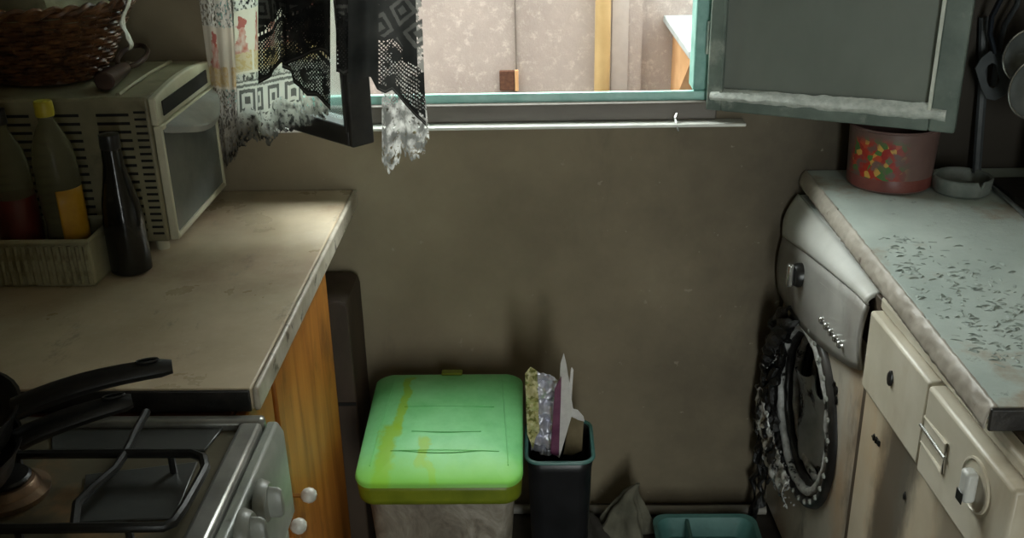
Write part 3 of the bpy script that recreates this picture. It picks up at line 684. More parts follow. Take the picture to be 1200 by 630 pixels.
sheet('thin_paper', [(669, 432), (670, 430), (672, 433)], [(664, 482), (667, 482), (669, 482)], (.05, 1.95, 0), (1, 0, 0), 6, 24, .004, 14, 'paper', 'thin pale paper strip behind the pointed white paper', 'paper', seed=7)

# ------------------------------------------------------------------ things on the floor
rg = MB()
def ragf(u, v):
    a = 2*PI*u; r0 = .004+.06*v**1.2
    lob = 1+.35*math.sin(a*5+1)*v+.2*math.sin(a*9)*v
    p = Vector((.205+r0*lob*math.cos(a)+.025*(1-v), 2.12+r0*.75*lob*math.sin(a), .155*(1-v)**.75+.004))
    return p+Vector((mn.noise(p*22), mn.noise(p*22+Vector((9, 0, 0))), 0))*.012
rg.grid(ragf, 60, 24, True); tag(obj('floor_rag', rg, 'rag', solid=.002), 'grey green rag crumpled in a peak on the floor', 'rag')
rg = MB()
def ragf2(u, v):
    a = 2*PI*u; r0 = .003+.07*v
    lob = 1+.3*math.sin(a*4)*v
    p = Vector((.10+r0*lob*math.cos(a), 2.08+r0*.8*lob*math.sin(a), .11*(1-v)**.8+.004))
    return p+Vector((mn.noise(p*25), mn.noise(p*25+Vector((3, 0, 0))), 0))*.012
rg.grid(ragf2, 48, 20, True); tag(obj('sooty_rag', rg, 'ragd', solid=.002), 'dark sooty rag on the floor beside the waste basket', 'rag')
ty = thing('floor_basin', 'shallow teal plastic basin with a divider on the floor', 'basin', (.4, 2.0, 0))
tcx, tcy = .405, 1.985
def ring2(hw, hd, z, rad): return [(tcx+x, tcy+y, z) for x, y in rrect(hw, hd, rad, 6)]
tr = MB(); lv = [(.105, .12, .004), (.118, .133, .052), (.128, .143, .056), (.128, .143, .05), (.12, .135, .046), (.112, .126, .0015)]
vs = []; n_ = len(ring2(.1, .1, 0, .03))
for hw, hd, z in lv: vs += ring2(hw, hd, z, .035)
tr.add(vs, [(i*n_+k, i*n_+(k+1) % n_, (i+1)*n_+(k+1) % n_, (i+1)*n_+k) for i in range(len(lv)-1) for k in range(n_)]+[tuple(range(n_)), tuple(range(len(vs)-1, len(vs)-n_-1, -1))])
obj('basin_body', tr, 'tealdk', ty)
obj('divider', B((tcx-.045, tcy-.128, .0045), (tcx-.036, tcy+.128, .051)), 'tealdk', ty, .003)

# ------------------------------------------------------------------ washing machine
TH = math.radians(2.5)
wl0 = Vector((.607, 1.683, 0))
ax = Vector((math.cos(TH), math.sin(TH), 0)); ay = Vector((-math.sin(TH), math.cos(TH), 0))
def loc_on(x, y, root, xoff=0):
    P = hitp(x, y, root+ax*xoff, ax)-root; return (P.dot(ay), P.z)
wm = thing('washing_machine', 'fire-damaged front-loading washing machine with a burnt-out porthole', 'washing machine', wl0, TH)
WW = .545
cy_, cz_, cr_ = .318, .435, .19
# front plate with a round hole
fp = MB(); n = 64; inner = [(0, cy_+cr_*math.cos(2*PI*k/n), cz_+cr_*math.sin(2*PI*k/n)) for k in range(n)]
outer = []
for k in range(n):
    c_, s_ = math.cos(2*PI*k/n), math.sin(2*PI*k/n)
    ty_ = ((WW-cy_) if c_ > 0 else cy_)/max(abs(c_), 1e-6); tz_ = ((.75-cz_) if s_ > 0 else (cz_-.03))/max(abs(s_), 1e-6)
    t = min(ty_, tz_); outer.append((0, cy_+c_*t, cz_+s_*t))
fp.add(inner+outer, [(k, (k+1) % n, n+(k+1) % n, n+k) for k in range(n)])
fp.add([(p[0]+.02, p[1], p[2]) for p in inner]+inner, [(k, (k+1) % n, n+(k+1) % n, n+k) for k in range(n)])
for yy in (0, WW): fp.add([(0, yy, .03), (.02, yy, .03), (.02, yy, .75), (0, yy, .75)], [(0, 1, 2, 3)])
obj('front_panel', fp, 'washer', wm)
bd = MB().box((.021, 0.001, .02), (.03, cy_-cr_-.01, .80)); bd = MB()
bd.box((.0205, 0, .02), (.42, .012, .845)); bd.box((.0205, WW-.012, .02), (.42, WW, .845)); bd.box((.40, .012, .02), (.42, WW-.012, .845)); bd.box((.0205, .012, .02), (.40, WW-.012, .03))
obj('cabinet', bd, 'gap', wm, .003)
obj('top_cover', B((.012, 0, .846), (.42, WW, .862)), 'wlip', wm, .005)
seam = [(0, .835)]+[(u*WW, .838-.08*u**1.15) for u in np.linspace(.1, 1, 10)]
low = [(0, .705)]+[(u*WW, .70-.085*math.sin(u*1.9)**1.0+.0) for u in np.linspace(.1, 1, 10)]
def strip(a, b, x0, x1, bow=.02):
    m = MB(); NU = 40
    fa = lambda u: float(np.interp(u*WW, [p[0] for p in a], [p[1] for p in a])); fb = lambda u: float(np.interp(u*WW, [p[0] for p in b], [p[1] for p in b]))
    m.grid(lambda u, v: Vector((x0+(x1-x0)*v-bow*math.sin(PI*v)*.4, u*WW, fb(u)*(1-v)+fa(u)*v)), NU, 8)
    return m
topl = [(0, .862), (WW, .862)]
obj('control_panel', strip(seam, low, -.012, -.014), 'wpanel', wm, solid=.006)
obj('top_lip', strip(topl, [(y, z+.003) for y, z in seam], -.015, .012, .03), 'wlip', wm, solid=.005)
obj('panel_backing', B((.001, .001, .66), (.02, WW-.001, .845)), 'gap', wm)
obj('gap_shade_strip', B((-.004, -.034, .02), (.03, -.0005, .862)), 'gap', wm, .002)  # added strip, its brown painted as the shade in the gap
ky, kz = loc_on(934, 322, wl0, -.03)
kb = obj('dial_knob', MB().lathe([(.027, .012), (.027, -.006), (.023, -.014), (0, -.014)], (-.024, ky, kz), 28, 'x'), 'blackbtn', wm)
obj('dial_grip', B((-.052, ky-.008, kz-.026), (-.038, ky+.008, kz+.026)), 'chrome', kb, .004)
for k in range(5):
    f = k/4; y, z = loc_on(966+f*21, 375+f*28, wl0, -.02)
    obj('push_button', MB().lathe([(.0085, .004), (.0085, -.006), (.006, -.01), (0, -.0105)], (-.02, y, z), 14, 'x'), 'chrome', wm)
q = [loc_on(x, y, wl0, -.018) for x, y in ((962, 330), (1005, 366), (992, 396), (952, 358))]
obj('display_plate', MB().prism([(-.0212, y, z) for y, z in q], (.004, 0, 0)), 'wpanel', wm)
obj('logo_plate', B((-.0225, .5, .70), (-.019, .535, .712)), 'blackbtn', wm)
# porthole
def tor(r, rr, x, amp=.0, fr=30, n=56, ns=10, sq=1.0):
    m = MB(); pts = []
    for k in range(n):
        a = 2*PI*k/n
        pts.append(Vector((x, cy_+r*math.cos(a), cz_+r*math.sin(a))))
    m.tube(pts, rr, ns, True)
    if amp: m.v = [p+Vector((mn.noise(p*fr), mn.noise(p*fr+Vector((7, 1, 0))), mn.noise(p*fr+Vector((1, 9, 4)))))*amp for p in m.v]
    return m
lp = lambda prof, n=64: MB().lathe([(a, b) for a, b in prof], (0, cy_, cz_), n, 'x', cap=False)
dd = obj('door_frame', lp([(.221, .001), (.219, -.008), (.213, -.013), (.206, -.014), (.199, -.012), (.194, -.006), (.19, .001)]), 'wring', wm)
def rough(m, amp, fr):
    m.v = [p+Vector((mn.noise(p*fr), mn.noise(p*fr+Vector((7, 1, 0))), mn.noise(p*fr+Vector((1, 9, 4)))))*amp for p in m.v]; return m
obj('inner_ring', rough(tor(.182, .010, -.004), .004, 40), 'sealg', dd)
obj('inner_ring', rough(tor(.172, .008, .010), .004, 40), 'rubber', dd)
obj('inner_ring', rough(tor(.166, .009, .030), .003, 40), 'sealg', dd)
obj('inner_ring', rough(tor(.158, .006, .048), .003, 40), 'rubber', dd)
me = mesh_of(MB().lathe([(.006, .004), (.0065, 0), (.005, -.005), (0, -.0065)], (0, 0, 0), 10, 'x'), Vector((0, 0, 0))); me.materials.append(M['kgrey'])
for k in range(30):
    a = 2*PI*k/30
    if math.cos(a) > .1: continue
    o = bpy.data.objects.new('ring_rivet', me); COL.objects.link(o); o.parent = dd; o.location = (-.0125, cy_+.205*math.cos(a), cz_+.205*math.sin(a))
obj('tub_gasket', MB().lathe([(.189, .002), (.176, .03), (.166, .06), (.16, .085), (.2, .095)], (0, cy_, cz_), 48, 'x', cap=False), 'rubber', wm, solid=.003)
dm = MB().lathe([(.16, .088), (.215, .10), (.225, .12), (.225, .36), (.2, .38), (0, .38)], (0, cy_, cz_), 48, 'x', cap=False); obj('drum', dm, 'drum', wm)
# broken door glass bowl
gb = MB()
def gbf(u, v):     # cracked remains of the door glass, slumped in the lower half of the opening
    top = .03+.05*mn.noise(Vector((u*5, 2, 0)))
    z = cz_-.165+(.165+top)*v; w_ = max(.2, math.sqrt(max(0, 1-((z-cz_)/.178)**2)))
    p = Vector((.018+.045*u+.012*math.sin(PI*v), cy_+.135*w_-.23*u*w_, z))
    return p+Vector((mn.noise(p*18), mn.noise(p*18+Vector((4, 4, 4))), 0))*.006
gb.grid(gbf, 24, 24); obj('glass_shard', gb, 'shard', wm, solid=.004)
obj('inner_ring', rough(tor(.150, .007, .066), .003, 40), 'sealg', dd)
obj('inner_ring', rough(tor(.140, .006, .085), .003, 40), 'drum', dd)
# melted, dripping plastic on the far side of the ring
def melt(seed, pts, rr, mat='char'):
    m = MB().tube(pts, rr, 10); m.v = [p+Vector((mn.noise(p*38+Vector((seed, 0, 0))), mn.noise(p*38+Vector((0, seed, 4))), mn.noise(p*30+Vector((1, 0, seed)))))*.016 for p in m.v]
    return obj('melted_plastic', m, mat, wm)
for k in range(11):
    a0 = PI*(-.44+.075*k); rad = .192+random.uniform(-.014, .016)
    pts = []
    for u in np.linspace(0, 1, 18):
        a = a0+.3*(1-u)
        pts.append(Vector((-.018-.014*math.sin(PI*u)-random.uniform(0, .008), cy_+rad*math.cos(a)+.010*math.sin(u*9+k), cz_+rad*math.sin(a)-.05*u+.02)))
    melt(k, pts, [.005+.011*math.sin(PI*u) for u in np.linspace(.05, .95, 18)], 'char' if k % 4 else 'rubber')
for k in range(6):
    y = cy_+.13+.012*k; z1 = cz_+.12-.05*k
    melt(20+k, [Vector((-.026-.003*k+.006*math.sin(u*7+k), y+.01*math.sin(u*5), z1-u*(.25+.03*k))) for u in np.linspace(0, 1, 24)], [.003+.007*abs(math.sin(u*8+k)) for u in np.linspace(0, 1, 24)])
for k in range(4):   # crumpled, shiny melted sheet at the bottom of the opening
    def cf(u, v, k=k):
        a = -PI*(.56-.10*k)+u*.6
        r = .222-.085*v
        p = Vector((-.030-.012*math.sin(PI*v)-.004*k, cy_+r*math.cos(a)+.01*k, cz_+r*math.sin(a)-.02))
        return p+Vector((mn.fractal(p*30, 1, 2, 4), mn.fractal(p*30+Vector((4, 4, 4)), 1, 2, 4), mn.fractal(p*30+Vector((8, 1, 0)), 1, 2, 4)))*.011
    obj('crumpled_residue', MB().grid(cf, 36, 18), 'residue', wm, solid=.0015)
fl = MB()
for k in range(160):
    a = random.uniform(-PI*.62, PI*.2); rr_ = random.uniform(.15, .215)
    c = Vector((random.uniform(-.045, -.02), cy_+rr_*math.cos(a), cz_-.01+rr_*math.sin(a)*1.05))
    sz = random.uniform(.002, .006); ax_ = Vector((random.uniform(-1, 1), random.uniform(-1, 1), random.uniform(-1, 1))).normalized(); bx__ = ax_.orthogonal().normalized(); cx_ = ax_.cross(bx__)
    fl.add([c+bx__*sz, c+cx_*sz*.7, c-bx__*sz*.9, c-cx_*sz*.6, c+ax_*sz*.5], [(0, 1, 4), (1, 2, 4), (2, 3, 4), (3, 0, 4), (3, 2, 1, 0)])
fo = obj('ash_flakes', fl, 'flake', wm, smooth=False); fo['kind'] = 'stuff'
mk = MB()
for k in range(7):
    c = loc_on(978+random.uniform(-4, 5), 455+random.uniform(-8, 16), wl0); mk.blob((-.001, c[0], c[1]), (.003, .007, .009), k, .5, n=8)
so_ = obj('burn_marks', mk, 'char', wm); so_['kind'] = 'stuff'

# ------------------------------------------------------------------ dishwasher
dl0 = Vector((.6185, 1.105, 0))
dw = thing('dishwasher', 'scorched cream dishwasher beside the burnt washing machine', 'dishwasher', dl0, TH)
DW = .543
obj('body', B((.03, .002, .02), (.56, DW-.002, .872)), 'gap', dw, .003)
obj('door', B((0, 0, .08), (.029, DW, .690)), 'dwdoor', dw, .006)
obj('kick_plate', B((.04, .01, 0), (.06, DW-.01, .079)), 'gap', dw)
obj('top_strip', B((.006, 0, .848), (.029, DW, .872)), 'dwpanel', dw, .006)
sy = loc_on(1097, 455, dl0)[0]
obj('control_panel', B((-.01, sy+.003, .694), (.029, DW, .846)), 'dwpanel', dw, .006)
pr = obj('control_panel', B((-.014, 0, .694), (.029, sy-.003, .846)), 'dwpanel', dw, .006)
dy, dz = loc_on(1143, 568, dl0, -.015)
dk = obj('dial', MB().lathe([(.04, .002), (.04, -.002), (.037, -.003), (.036, -.001), (0, -.001)], (-.015, dy, dz), 36, 'x'), 'dwpanel', dw)
obj('dial_knob', B((-.034, dy-.011, dz-.024), (-.016, dy+.011, dz+.024)), 'wlip', dk, .005)
obj('dial_pointer', B((-.036, dy-.009, dz-.026), (-.0342, dy+.009, dz-.008)), 'blackbtn', dk, .003)
hy0, hz0 = loc_on(1084, 488, dl0, -.013); hy1, hz1 = loc_on(1106, 540, dl0, -.016)
obj('handle_frame', MB().tube([(-.012, hy0, hz0), (-.016, hy1, hz0+.005), (-.016, hy1, hz1-.02), (-.012, hy0, hz1-.02)], .003, 6, True), 'dwpanel', dw)
obj('handle_bar', MB().tube([(-.016, hy0+.004, .775), (-.018, hy1-.004, .775)], .003, 8), 'chrome', dw)
by, bz = loc_on(1043, 443, dl0, -.012)
obj('push_button', MB().lathe([(.011, 0), (.011, -.003), (.009, -.005), (0, -.005)], (-.010, by, bz), 16, 'x', sx=.7, sy=1.3), 'blackbtn', dw)
mk = MB()
for (x, y, k) in ((1027, 515, 0), (1030, 519, 1), (1024, 512, 2), (1060, 580, 3), (1085, 520, 5), (1084, 508, 6), (1086, 498, 7)):
    off = -.0005 if k < 4 else -.0105
    c = loc_on(x, y, dl0, off); mk.blob((off, c[0], c[1]), (.003, .006 if k < 4 else .004, .007 if k < 4 else .012), k, .6, n=8)
so_ = obj('burn_marks', mk, 'char', dw); so_['kind'] = 'stuff'

# ------------------------------------------------------------------ right worktop
wr = thing('worktop', 'grey sooty worktop with blistered laminate over the washing machine at right', 'worktop', (.92, 1.72, .878))
obj('slab', B((.612, 1.2, .880), (XR-.002, 2.247, RZ)), 'cr', wr, .003)
def edf(u, v):
    y = 1.2+u*1.046; a = v*PI/2*1.15
    n_ = .0025*mn.fractal(Vector((y*60, v*4, 0)), 1, 2, 4)
    return Vector((.6125-.0135*math.sin(min(a, PI/2))-n_, y, RZ+.0005-.034*v**1.3))
obj('edge_strip', MB().grid(edf, 160, 8), 'edger', wr, solid=.002)
obj('burnt_end', B((.602, 1.193, .879), (XR-.002, 1.1995, RZ-.0005)), 'blackend', wr, .002)
fl = MB()
def inarea():
    while True:
        x = random.uniform(1015, 1200); y = random.uniform(275, 440)
        # a diagonal drift of blistered flakes
        d = abs((y-300)-(x-1040)*.55)
        if random.random() < math.exp(-(d/45)**2): return hit(x, y, 2, RZ)
for k in range(330):
    p = inarea()
    if p.x < .625: continue
    a = random.uniform(0, 2*PI); L = random.uniform(.003, .012); Wd = random.uniform(.0015, .0045); d = Vector((math.cos(a), math.sin(a)*.5+.2, 0)).normalized(); e = Vector((-d.y, d.x, 0)); zt = Vector((0, 0, random.uniform(.001, .0035)))
    b0_ = p+Vector((0, 0, -.0005))
    fl.add([b0_-d*L-e*Wd, b0_+d*L-e*Wd*.7, b0_+d*L*.9+e*Wd, b0_-d*L*.8+e*Wd*1.1, b0_-d*L*.3+zt-e*Wd*.6, b0_+d*L*.5+zt*.8+e*Wd*.2], [(0, 1, 5, 4), (1, 2, 5), (2, 3, 4, 5), (3, 0, 4), (3, 2, 1, 0)])
fo = obj('laminate_flakes', fl, 'crd', wr, smooth=False); fo['kind'] = 'stuff'

# tub, ashtray, tray
tb = thing('plastic_tub', 'round smoky plastic tub with fruit print on the right worktop', 'tub', (.764, 2.15, RZ))
c0 = Vector((.764, 2.146, RZ+.001))
obj('tub_body', MB().lathe([(.082, 0), (.087, .005), (.092, .13), (.095, .132), (.093, .136), (.089, .134), (.083, .01), (0, .008)], c0, 48), 'tub', tb)
obj('tub_band', MB().lathe([(.0845, .0042), (.0875, .006), (.0883, .03), (.0876, .0315)], c0, 48), 'tubred', tb)
random.seed(3)
random.seed(11)
at = thing('ashtray', 'round grey dusty ashtray beside the tub on the right worktop', 'ashtray', (.9, 2.083, RZ))
c0 = Vector((.897, 2.082, RZ+.001))
am = MB(); n = 72; vs = []
prof = [(0, .0), (.05, 0), (.057, .006), (.06, .034), (.057, .037), (.053, .034), (.05, .01), (0, .008)]
for r_, h_ in prof:
    for k in range(n):
        a = 2*PI*k/n; notch = any(abs(((a-b+PI) % (2*PI))-PI) < .09 for b in (-1.25, .85, 2.9))
        vs.append(c0+Vector((r_*math.cos(a), r_*math.sin(a), h_-(.01 if notch and h_ > .03 else 0))))
am.add(vs, [(i*n+k, i*n+(k+1) % n, (i+1)*n+(k+1) % n, (i+1)*n+k) for i in range(len(prof)-1) for k in range(n)])
obj('ashtray_body', am, 'ashtray', at)
tr = thing('cooking_plate', 'black tray with a pale metal edge on the worktop at far right', 'tray', (1.1, 1.9, RZ))
obj('tray_body', B((.978, 1.7, RZ+.0005), (1.24, 2.145, RZ+.012)), 'blackend', tr, .003)
obj('tray_edge', MB().tube([hit(1156, 213, 2, RZ+.008), hit(1180, 233, 2, RZ+.008), hit(1235, 283, 2, RZ+.008)], .005, 8), 'ladle', tr)
cn = thing('canister', 'grey canister standing on the black tray at the right edge', 'canister', (1.11, 2.06, RZ))
obj('canister_body', MB().lathe([(.052, 0), (.054, .004), (.054, .1), (.05, .105), (0, .105)], (1.108, 2.06, RZ+.0125), 32), 'ashtray', cn)
obj('canister_lid', MB().lathe([(.055, .106), (.055, .116), (.02, .122), (.012, .135), (0, .136)], (1.108, 2.06, RZ+.0125), 32), 'skim', cn)

# ------------------------------------------------------------------ hanging utensils on a rail
rl = thing('utensil_rail', 'dark metal rail with hooks on the back wall at right', 'rail', (1.05, 2.22, 1.6))
obj('rail_bar', MB().tube([(.9, 2.2, 1.55), (1.25, 2.2, 1.55)], .006, 8), 'iron', rl)
for x in (.91, 1.24): obj('rail_post', MB().tube([(x, 2.2, 1.55), (x, 2.2495, 1.55)], .006, 8), 'iron', rl)
for x in (.955, 1.0, 1.045, 1.09): obj('hook', MB().tube([(x, 2.2, 1.558), (x, 2.192, 1.552), (x, 2.19, 1.53), (x, 2.182, 1.522), (x, 2.176, 1.53)], .0025, 6), 'iron', rl)
tu = thing('slotted_turner', 'dark grey slotted turner with an oval hole hanging at right', 'utensil', (.97, 2.18, 1.08))
P2 = lambda x, y, Y=2.18: hit(x, y, 1, Y)
hd_ = MB(); out = [(1160, 60), (1150, 68), (1143, 80), (1150, 104), (1156, 116), (1166, 118), (1178, 112), (1187, 100), (1180, 72), (1172, 60)]
inn = [(1163, 74), (1158, 77), (1155, 82), (1156, 92), (1159, 101), (1164, 104), (1169, 101), (1172, 94), (1169, 82), (1167, 76)]
a_ = [P2(*p) for p in out]; b_ = [P2(*p) for p in inn]; n = len(out); D = Vector((0, .004, 0))
hd_.add(a_+b_+[p+D for p in a_]+[p+D for p in b_], [(i, (i+1) % n, n+(i+1) % n, n+i) for i in range(n)]+[(2*n+i, 3*n+i, 3*n+(i+1) % n, 2*n+(i+1) % n) for i in range(n)]+[(i, 2*n+i, 2*n+(i+1) % n, (i+1) % n) for i in range(n)]+[(n+i, n+(i+1) % n, 3*n+(i+1) % n, 3*n+i) for i in range(n)])
obj('turner_head', hd_, 'skim', tu, .001)
obj('turner_handle', MB().tube([P2(1166, 62), P2(1160, 40), P2(1162, 20), P2(1172, 0), Vector((.97, 2.178, 1.4)), Vector((.956, 2.178, 1.52))], [(.009, .005)]*6, 8), 'navy', tu)
def spoon(name, label, cx, cy, rx, rz, Y, mat, topx):
    t = thing(name, label, 'utensil', P2(cx, cy, Y)); c = P2(cx, cy, Y)
    m = MB().grid(lambda u, v: c+Vector((rx*math.sin(v*PI/2)*math.cos(2*PI*u), .035*math.cos(v*PI/2), rz*math.sin(v*PI/2)*math.sin(2*PI*u))), 32, 8, True)
    obj('bowl', m, mat, t, solid=.002)
    obj('rim', MB().tube([c+Vector((rx*math.cos(a), 0, rz*math.sin(a))) for a in np.linspace(0, 2*PI, 33)[:-1]], .0022, 6, True), 'chrome', t)
    obj('handle', MB().tube([c+Vector((0, 0, rz*.95)), c+Vector((-.006, 0, rz+.05)), Vector((topx, Y+.02, 1.4)), Vector((topx, 2.172, 1.52))], [(.007, .003), (.005, .003), (.006, .003), (.008, .003)], 8), mat, t)
spoon('ladle', 'grey steel ladle with a bright rim hanging at the right edge', 1206, 66, .052, .056, 2.125, 'ladle', 1.045)
spoon('skimmer', 'steel serving spoon hanging lowest at the right edge', 1213, 104, .052, .062, 2.075, 'ladle', 1.09)
ws = thing('spatula', 'dark curved nylon spatula hanging behind the ladle', 'utensil', (1.0, 2.2, 1.15))
obj('handle', MB().tube([P2(1168, 72, 2.2), P2(1172, 50, 2.2), P2(1178, 28, 2.2), P2(1192, 5, 2.2), Vector((1.005, 2.19, 1.4)), Vector((1.0, 2.185, 1.52))], [(.01, .004), (.012, .004), (.012, .004), (.01, .004), (.007, .004), (.006, .004)], 8), 'skim', ws)
obj('blade', MB().tube([P2(1164, 100, 2.2), P2(1168, 72, 2.2)], [(.016, .003), (.011, .004)], 8), 'skim', ws)
tag(obj('wooden_stick', MB().tube([P2(1144, 205, 2.21), P2(1151, 110, 2.225), P2(1153, 20, 2.235)], .010, 8), 'skim'), 'dark stick leaning upright against the wall behind the ashtray', 'stick')

# ------------------------------------------------------------------ curtains (real lace: holes are missing faces)
def lace(name, topc, botc, p, d, res, fold, pattern, label, ztop=None, group=None, jag=0, seed=0):
    p = Vector(p); d = Vector(d).normalized(); nrm = Vector((-d.y, d.x, 0))
    def pl(c, u):
        k = u*(len(c)-1); i = min(int(k), len(c)-2); f = k-i; return (c[i][0]*(1-f)+c[i+1][0]*f, c[i][1]*(1-f)+c[i+1][1]*f)
    A = [hitp(x, y, p, nrm) for x, y in topc]; Bc = [hitp(x, y, p, nrm) for x, y in botc]
    sa = [(q.dot(d), q.z) for q in A]; sb = [(q.dot(d), q.z) for q in Bc]
    base = p-d*p.dot(d); base.z = 0
    wid = max(abs(sa[-1][0]-sa[0][0]), abs(sb[-1][0]-sb[0][0])); hgt = max(q[1] for q in sa)-min(q[1] for q in sb)
    nu = int(wid/res); nv = int(hgt/res); vs = []; uv = []
    for j in range(nv+1):
        v = j/nv
        for i in range(nu+1):
            u = i/nu; a = pl(sa, u); b = pl(sb, u)
            bz_ = b[1]+jag*mn.fractal(Vector((u*14, seed, 0)), 1, 2, 5)
            S = a[0]*(1-v)+b[0]*v; Z = a[1]*(1-v)+bz_*v
            off = fold(u, v)
            vs.append(base+d*S+Vector((0, 0, Z))+nrm*off); uv.append((u*wid, Z, 1-(1-v)*hgt/.86, u))
    mb = MB(); mb.v = vs; cols = []
    w_ = nu+1
    for j in range(nv):
        for i in range(nu):
            k = j*w_+i; c = pattern(uv[k][0], uv[k][1], uv[k][2], uv[k][3])
            if c is None: continue
            mb.f.append((k, k+1, k+w_+1, k+w_)); cols.append(c)
    o = obj(name, mb, 'lace', angle=180)
    at_ = o.data.color_attributes.new('print', 'FLOAT_COLOR', 'CORNER')
    dat = np.repeat(np.array([(c[0], c[1], c[2], 1) for c in cols], dtype=np.float32), 4, axis=0).ravel()
    at_.data.foreach_set('color', dat)
    return tag(o, label, 'curtain', group)
WHT, GRY, BLK = s(214, 208, 196), s(120, 116, 108), s(22, 22, 22)
def L3(a, b, t): return tuple(a[i]*(1-t)+b[i]*t for i in range(3))
def nz(x, y, f, sd=0): return mn.fractal(Vector((x*f, y*f, sd)), 1, 2, 4)
def net(x, z, p, fill): # open mesh
    a = (x+z)/p % 1; b = (x-z)/p % 1; return a < fill or b < fill
def key(x, z, p):
    a = abs(x/p % 1-.5); b = abs(z/p % 1-.5); m = max(a, b); return (m*8) % 2 < 1
def pat_w(sl, zk0, zk1, zf, per):
    def f(x, z, v, u):
        zr = z-sl*x                                    # bands rise to the right on the slanted panel
        hem = (1-v)                                    # 1 = top
        burnt = max(0, min(1, (.085-hem+.035*nz(x, z, 14, 2))/.07))
        soot = max(0, min(.7, .2+.6*nz(x, z, 9, 5)))
        base = L3(WHT, GRY, soot*.6)
        if zf < zr < zf+.135:                          # printed figures above a basket
            xx = (x+.012) % per-per/2; h = zr-zf-.045
            if math.hypot(xx-.004, h-.064) < .014+.008*nz(x, z, 70): return L3(base, s(164, 56, 42), .85)
            if 0 < h < .06 and abs(xx+.004*math.sin(h*120)) < .024-.2*h+.012*nz(x, z, 60, 4): return L3(base, s(184, 92, 70), .6+.5*nz(x, z, 60, 1))
            if -.04 < h <= .004 and abs(xx) < per*.44: return L3(base, s(190, 156, 92), .85 if nz(x, z*2, 60, 3) > .1 else .6)
            return L3(base, s(214, 198, 172), .5)
        if zr >= zf+.135:
            t = nz(x, z, 110, 3)
            if t > .3: return None
            return L3(base, s(84, 80, 74), .75 if t > .08 else 0)
        if burnt > .02:
            if nz(x, z, 110, 6) > .42-.1*burnt: return None
            return L3(base, s(52, 50, 47), min(1, burnt*.8+.7*max(0, nz(x, z, 60, 9))))
        if zk0 < zr <= zk1:
            if min(abs(zr-zk0), abs(zr-zk1)) < .004 or abs(zr-zk0-.012) < .003 or abs(zr-zk1+.012) < .003: return L3(base, BLK, .75)
            return L3(base, BLK, .8 if key(x, zr-zk0-.012, zk1-zk0-.024) and zk0+.012 < zr < zk1-.012 else 0)
        t = math.sin(x*260+6*nz(x, z, 30, 1))*math.sin(z*240+6*nz(x, z, 30, 2))
        if t > .62: return None
        return L3(base, s(60, 58, 54), .75 if t > .1 else .15)
    return f
def pat_black(fine=.0082):
    def f(x, z, v, u):
        c = L3(s(18, 18, 17), s(42, 41, 38), .5+.6*nz(x, z, 30, 1))
        e = (1-v)*.98                                  # about metres above the hem
        if e < .014: return L3(c, s(78, 76, 72), .5 if .005 < e < .009 else 0)
        if e < .10:
            if not net(x, z, fine, .55) and nz(x, z, 40, 4) > -.2: return None
            return c
        if e < .112: return c
        if e < .118: return None if (x/.009) % 1 < .45 else c
        if .13 < e < .21: return L3(c, s(118, 116, 110), .28) if key(x+.2*z, z, .05) else c
        if e < .33: return None if (not net(x, z, fine, .6) and nz(x, z, 30, 6) > .05) else c
        return c
    return f
ld = Vector((lf.x+.655, lf.y-2.236, 0)).normalized()      # along the half-open left sash
ln = Vector((-ld.y, ld.x, 0))                              # away from the viewer
def off_pt(t, o): return Vector((-.655, 2.236, 0))+ld*t-ln*o
CUR = 'lace curtains at the window'
TOPY = -700
lace('lace_curtain', [(140, TOPY), (247, TOPY)], [(258, 192), (264, 197), (270, 190), (277, 182), (282, 168)], (-.70, 2.227, 0), (1, .0, 0), .0015,
     lambda u, v: .004*math.sin(u*9+.6)+.002*math.sin(u*21+v*3), pat_w(-.05, 2, 2, 1.128, .125), 'white lace curtain with a red figure and burnt hem hanging beside the mini oven', group=CUR, jag=.014, seed=1)
lace('lace_curtain', [(240, TOPY), (392, TOPY)], [(281, 172), (300, 162), (318, 168), (335, 152), (360, 146), (388, 134)], off_pt(.1, .035), ld, .0015,
     lambda u, v: .007*math.sin(u*12)+.003*math.sin(u*25+v*4), pat_w(.22, 1.06, 1.15, 1.165, .068), 'white lace curtain with square key pattern and burnt hem over the left sash', group=CUR, jag=.014, seed=2)
lace('lace_curtain', [(302, TOPY), (384, TOPY)], [(304, 98), (312, 92), (320, 84), (330, 73), (338, 76), (350, 70), (362, 63), (374, 60), (386, 64)], off_pt(.1, .066), ld, .0015,
     lambda u, v: .006*math.sin(u*10)+.003*math.sin(u*23+v*5), pat_black(), 'soot-black lace panel with scalloped hem in front of the white curtain', group=CUR, seed=3)
lace('lace_curtain', [(326, TOPY), (384, TOPY)], [(328, 80), (338, 84), (344, 96), (354, 102), (362, 112), (370, 113), (378, 124), (386, 130)], off_pt(.1, .052), ld, .0015,
     lambda u, v: .006*math.sin(u*8+1), pat_black(.0075), 'lower black lace layer with stepped scallops above the burnt hem', group=CUR, seed=4)
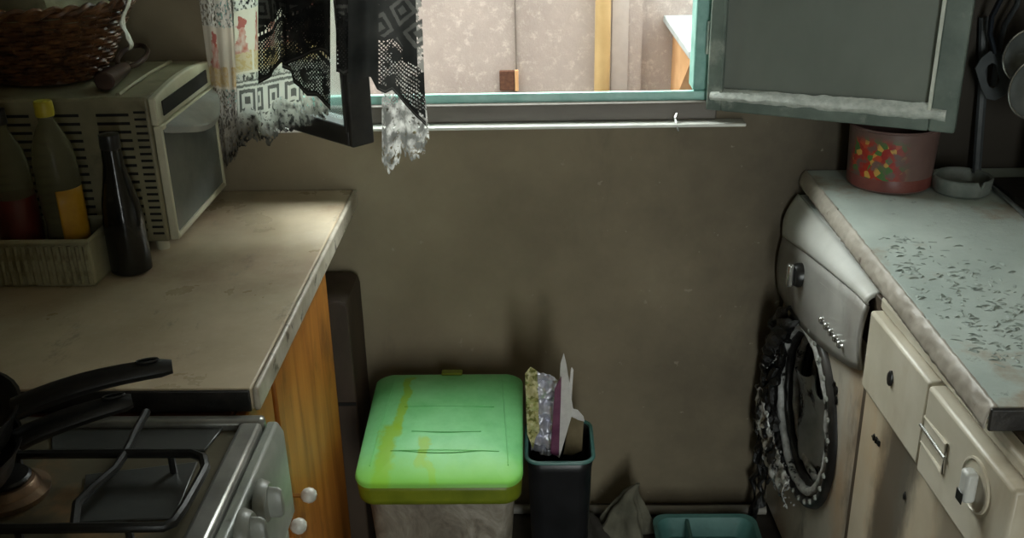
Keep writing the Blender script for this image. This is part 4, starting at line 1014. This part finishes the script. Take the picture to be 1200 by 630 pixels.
lace('lace_curtain', [(391, TOPY), (412, TOPY)], [(394, 84), (402, 88), (411, 84)], (-.35, 1.945, 0), (1, .0, 0), .0015,
     lambda u, v: .004*math.sin(u*7), pat_black(), 'narrow black lace strip hanging at the free edge of the left sash', group=CUR, seed=5)
def pat_solid(x, z, v, u):
    c = L3(s(24, 25, 24), s(46, 46, 44), .5+.6*nz(x, z, 18, 1))
    e = (1-v)*1.02
    if u > .42:
        if e < .012: return L3(c, s(90, 88, 84), .5 if .004 < e < .008 else 0)
        if .018 < e < .125:
            if not net(x, z, .0078, .5) and nz(x, z, 30, 4) > -.15: return None
            return c
        if .135 < e < .30 and key(x*.8+z*.5, z*.8-x*.5, .052): return L3(c, s(112, 111, 106), .3)
        if u > .93: return None if nz(x, z, 110, 3) > .1 else L3(c, s(140, 138, 132), .7)
    return c
lace('lace_curtain', [(404, TOPY), (450, TOPY), (468, TOPY)], [(408, 96), (416, 99), (426, 92), (434, 92), (442, 104), (452, 108), (460, 104), (468, 112), (476, 124), (486, 138), (499, 150)], (-.30, 1.93, 0), (1, .06, 0), .0015,
     lambda u, v: .013*math.sin(u*8)+.004*math.sin(u*19+v*3), pat_solid, 'dense black lace curtain with key pattern hanging right of the left sash', group=CUR, seed=6)
def pat_ash(x, z, v, u):
    t = nz(x, z, 120, 2)
    if t > .4 or (v > .965 and t > .12) or (v < .84 and not net(x, z, .0075, .5)): return None
    return L3(s(96, 96, 92), s(186, 185, 180), max(0, min(1, .45+1.2*nz(x, z, 45, 8)+.5*t)))
lace('lace_curtain', [(446, 60), (494, 60)], [(448, 188), (456, 203), (464, 196), (472, 178), (482, 186), (494, 184), (503, 164)], (-.28, 1.975, 0), (1, .05, 0), .0016,
     lambda u, v: .008*math.sin(u*10+v*4), pat_ash, 'burnt ash-grey lace tatters hanging below the black curtain', group=CUR, jag=.012, seed=7)
cr = thing('curtain_rod', 'dark curtain rod above the window', 'rod', (-.15, 2.15, 2.32))
obj('rod_bar', MB().tube([(-.95, 2.12, 2.34), (.6, 2.12, 2.34)], .011, 10), 'iron', cr)
for x in (-.9, .55): obj('rod_bracket', MB().tube([(x, 2.12, 2.34), (x, 2.2495, 2.34)], .008, 8), 'iron', cr)
